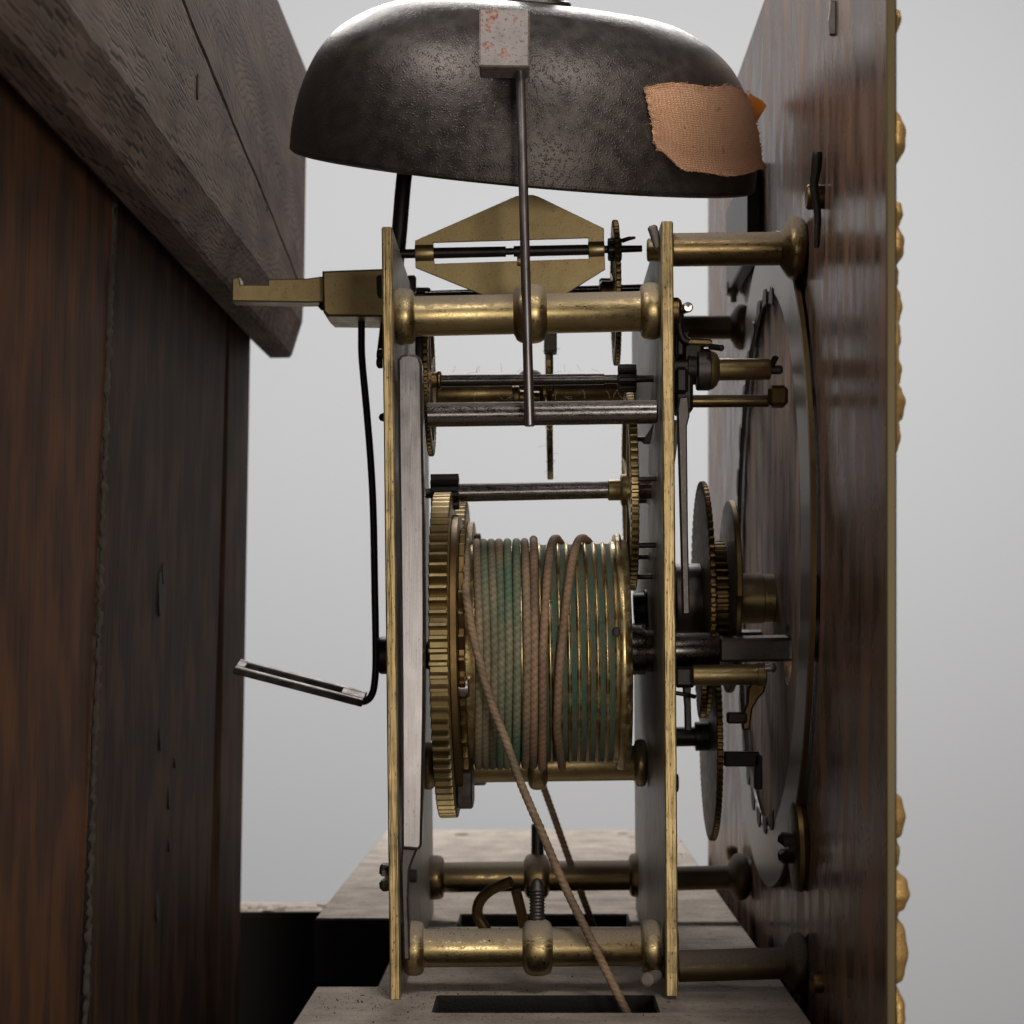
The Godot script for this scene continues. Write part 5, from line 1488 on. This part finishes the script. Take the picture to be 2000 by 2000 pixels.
	s.prism(PackedVector2Array([Vector2(49.55, -8.97), Vector2(52.61, -5.43), Vector2(52.73, -8.97), Vector2(52.14, -11.56), Vector2(50.73, -13.21), Vector2(49.43, -15.45), Vector2(48.84, -20.17), Vector2(47.19, -20.41), Vector2(46.83, -17.22), Vector2(48.13, -14.27), Vector2(48.37, -10.73)]), Transform3D(Vector3.RIGHT, Vector3.UP, Vector3.BACK, Vector3(0, 0, -36)), 3.0, 0.4)
	build(s, "arm", M.brass_dark, t)
	s = Shape.new(); s.block(Vector3(45.86, -17.54, -34.00), Vector3(4.6, 2.6, 3.2), 0.4)
	build(s, "tooth_dark", M.tooth_dark, t)
	s = Shape.new()
	s.prism(PackedVector2Array([Vector2(33.61, -9.69), Vector2(35.64, -9.69), Vector2(35.52, -12.68), Vector2(35.76, -20.81), Vector2(34.20, -20.81), Vector2(34.09, -15.07)]), Transform3D(Vector3.RIGHT, Vector3.UP, Vector3.BACK, Vector3(0, 0, -40)), 2.4, 0.3)
	s.block(Vector3(33.93, -8.10, -36.00), Vector3(5.0, 5.0, 5.0), 0.8)
	build(s, "lower_arm", M.black, t)
	s = Shape.new(); s.tube(bez([Vector3(31.29, -11.73, -34.00), Vector3(33.54, -12.09, -34.00), Vector3(36.35, -12.71, -35.00)], 5), 0.5, 8)
	build(s, "wire", M.black, t)
	# lower pivots and a stop inside the front plate
	s = Shape.new()
	s.prism(PackedVector2Array([Vector2(23.39, 45.39), Vector2(26.17, 49.56), Vector2(25.24, 44.93), Vector2(23.85, 44.93)]), Transform3D(Vector3.RIGHT, Vector3.UP, Vector3.BACK, Vector3(0, 0, -26)), 2.0, 0.2)
	single(s, "detent", M.dark, "small pointed dark detent under the thick steel arbor by the right plate", "detent")
	s = Shape.new(); s.lathe(Vector3(23.51, 8.09, -63.00), Vector3(30.33, 8.47, -63.00), [[0, 0], [0, 4.0], [2.6, 4.0], [2.8, 4.8], [7.0, 4.6], [7.0, 0]], 24)
	single(s, "centre_arbor", M.black, "dark centre arbor end between the drum and the right plate", "arbor")

func make_back() -> void:
	# cock that carries the pendulum
	var t := thing("suspension_cock", "brass block with notched tongue sticking out left of the back plate", "pendulum cock", Vector3(-45.66, 80.21, -62.00))
	var s := Shape.new()
	s.prism(PackedVector2Array([Vector2(-52.54, 90.06), Vector2(-44.97, 90.37), Vector2(-35.65, 90.68), Vector2(-35.65, 78.88), Vector2(-51.18, 79.07), Vector2(-52.30, 80.12)]), Transform3D(Vector3.RIGHT, Vector3.UP, Vector3.BACK, Vector3(0, 0, -72)), 17.0, 0.5)
	build(s, "block", M.brass, t)
	s = Shape.new()
	s.prism(PackedVector2Array([Vector2(-75.22, 89.29), Vector2(-73.46, 89.54), Vector2(-73.09, 87.72), Vector2(-66.43, 87.65), Vector2(-66.43, 89.03), Vector2(-56.76, 89.22), Vector2(-51.74, 89.91), Vector2(-51.74, 83.38), Vector2(-56.76, 83.26), Vector2(-75.22, 83.63)]), Transform3D(Vector3.RIGHT, Vector3.UP, Vector3.BACK, Vector3(0, 0, -66)), 6.0, 0.3)
	build(s, "tongue", M.brass, t)
	s = Shape.new(); s.lathe(Vector3(-51.84, 82.74, -62.00), Vector3(-55.11, 82.74, -62.00), [[-1, 0], [-1, 1.2], [1.6, 1.1], [2.2, 0.5], [2.6, 0]], 12)
	build(s, "pin", M.black, t)
	s = Shape.new()
	s.prism(PackedVector2Array([Vector2(-39.34, 88.49), Vector2(-38.72, 89.11), Vector2(-38.10, 89.11), Vector2(-38.10, 83.28), Vector2(-38.72, 83.40), Vector2(-39.22, 84.39)]), Transform3D(Vector3.RIGHT, Vector3.UP, Vector3.BACK, Vector3(0, 0, -55.2)), 0.6, 0.1)
	build(s, "slot", M.black, t)  # thin black inlay in place of a shaded recess
	# crutch
	t = thing("crutch", "thin dark bent wire crutch with slotted fork, left of the brass plates", "crutch", Vector3(-57.13, -15.29, -63.00))
	s = Shape.new()
	s.tube(bez([Vector3(-43.73, 81.90, -63.00), Vector3(-43.73, 76.34, -63.00), Vector3(-43.61, 70.02, -63.00), Vector3(-42.47, 57.38, -63.00), Vector3(-41.46, 44.74, -63.00), Vector3(-40.82, 32.10, -63.00), Vector3(-40.45, 13.14, -63.00), Vector3(-40.19, -3.29, -63.00), Vector3(-40.45, -9.61, -63.00), Vector3(-41.20, -13.02, -63.00), Vector3(-42.97, -14.66, -63.00), Vector3(-45.75, -14.16, -63.00)], 10), 0.88, 14)
	build(s, "rod", M.black, t)
	var a: Vector3 = Vector3(-74.57, -5.94, -63.00); var b: Vector3 = Vector3(-42.97, -14.16, -63.00)
	var d := (b - a).normalized()
	var up := Vector3(-d.y, d.x, 0)
	var roll := Basis(d, 0.34)
	var w := roll * Vector3(0, 0, 1)
	var h := roll * up
	s = Shape.new()
	var l := (b - a).length()
	for q in [-1.0, 1.0]:
		s.block((a + b) * 0.5 + w * 2.5 * q, Vector3(l, 1.9, 1.5), 0.25, Basis(d, h, w))
	s.block(a + d * 1.2, Vector3(2.4, 1.9, 3.6), 0.25, Basis(d, h, w)); s.block(b - d * 3.0, Vector3(6.0, 1.9, 3.6), 0.25, Basis(d, h, w))
	build(s, "fork", M.dark, t)
	s = Shape.new()
	s.block(Vector3(-28.50, 69.29, -50.00), Vector3(2.0, 9.0, 5.0), 0.4); s.block(Vector3(-26.55, 68.81, -36.00), Vector3(1.2, 14.0, 2.6), 0.3)
	single(s, "hammer_stop", M.black, "dark steel stop piece behind the top of the bright spring", "stop")

func make_small_things() -> void:
	# open brass hook behind the lower pillar
	var t := thing("brass_hook", "bent open brass hook lying behind the lower near pillar", "hook", Vector3(-11.35, -69.23, -52.00))
	var s := Shape.new()
	s.tube(bez([Vector3(-11.45, -72.95, -56.00), Vector3(-12.70, -70.21, -56.00), Vector3(-14.69, -66.73, -56.00), Vector3(-14.66, -63.85, -55.00), Vector3(-13.26, -61.48, -54.00), Vector3(-10.74, -59.36, -52.00), Vector3(-6.63, -57.50, -50.00)], 8), 1.35, 16)
	build(s, "curved_arm", M.brass_dark, t)
	s = Shape.new()
	s.tube([Vector3(-5.38, -59.57, -48.00), Vector3(-4.18, -64.62, -50.00), Vector3(-2.97, -71.39, -54.00)], 1.25, 16)
	build(s, "straight_arm", M.brass_dark, t)
	# crumbs of dirt on the seat board and along the lower pillar
	var rng := RandomNumberGenerator.new(); rng.seed = 99
	s = Shape.new()
	for k in 900:
		var p := Vector3()
		if k < 640:
			p = Vector3(rng.randfn(-18.0, 16.0), -76.3, rng.randfn(2.0, 9.0))
			if p.x < -48.0 or p.x > 52.0 or (p.z > -5.3 and p.z < 13.8 and p.x > -22.0 and p.x < 25.0): continue
			if k > 520: p = Vector3(rng.randf_range(-46, 50), -76.3, rng.randf_range(-110, 40))
			if p.z > -119.0 and p.z < -16.0 and p.x < -36.0: continue
			if p.x > -22.0 and p.x < 25.0 and ((p.z > -5.3 and p.z < 13.8) or p.z < -103.0): continue
		else:
			var an := rng.randfn(0.0, 0.45)
			var px := minf(-24.0 + absf(rng.randfn(0.0, 9.0)), 8.0)
			p = Vector3(px, -66.5 + 0.012 * px + 4.15 * cos(an), -8.0 + 4.15 * sin(an))
		var r := rng.randf_range(0.06, 0.20) * (1.0 if rng.randf() < 0.9 else 1.8)
		s.block(p + Vector3(0, r * 0.3, 0), Vector3(r, r * 0.7, r * rng.randf_range(0.7, 1.6)), r * 0.2, Basis(Vector3(rng.randf(), rng.randf(), rng.randf()).normalized(), rng.randf() * 6.0))
	var dirt := single(s, "dirt_crumbs", M.dirt, "dark crumbs of dirt on the seat board and lower near pillar", "dirt")
	dirt.set_meta("kind", "stuff")
	# lint caught on the arbors
	s = Shape.new()
	for k in 90:
		var p: Vector3
		var kind := k % 6
		var f := rng.randf()
		match kind:
			0: p = Vector3(-22.55, 61.76, -30.00).lerp(Vector3(17.38, 62.12, -30.00), f)
			1: p = Vector3(1.80, 54.40, -70.00).lerp(Vector3(3.34, 40.93, -70.00), f)
			2: p = Vector3(-22.40, 52.34, -6.00).lerp(Vector3(25.29, 52.79, -6.00), f)
			3: p = Vector3(1.69, 73.28, -76.00).lerp(Vector3(4.42, 73.80, -76.00), f)
			4: p = Vector3(-28.02, 92.70, -33.00).lerp(Vector3(-6.15, 102.63, -33.00), f)
			5: p = Vector3(27.81, -38.18, -4.00).lerp(Vector3(30.24, -48.12, -4.00), f)
		var q := p
		var pts := [p]
		var dir := Vector3(rng.randf_range(-1, 1), rng.randf_range(-0.1, 1), rng.randf_range(-0.5, 0.5)).normalized()
		var n := 6 if kind != 4 else 3
		for j in n:
			dir = (dir + Vector3(rng.randf_range(-1, 1), rng.randf_range(-1, 1), rng.randf_range(-1, 1)) * 0.5).normalized()
			q += dir * rng.randf_range(0.15, 0.6) * (1.0 if kind != 4 else 0.4)
			pts.append(q)
		s.tube(pts, 0.035, 3, 0, 0.0, [], false)
	var o := single(s, "lint", M.pine, "fine grey lint fibres caught on the arbors and wheels", "lint")
	o.set_meta("kind", "stuff")
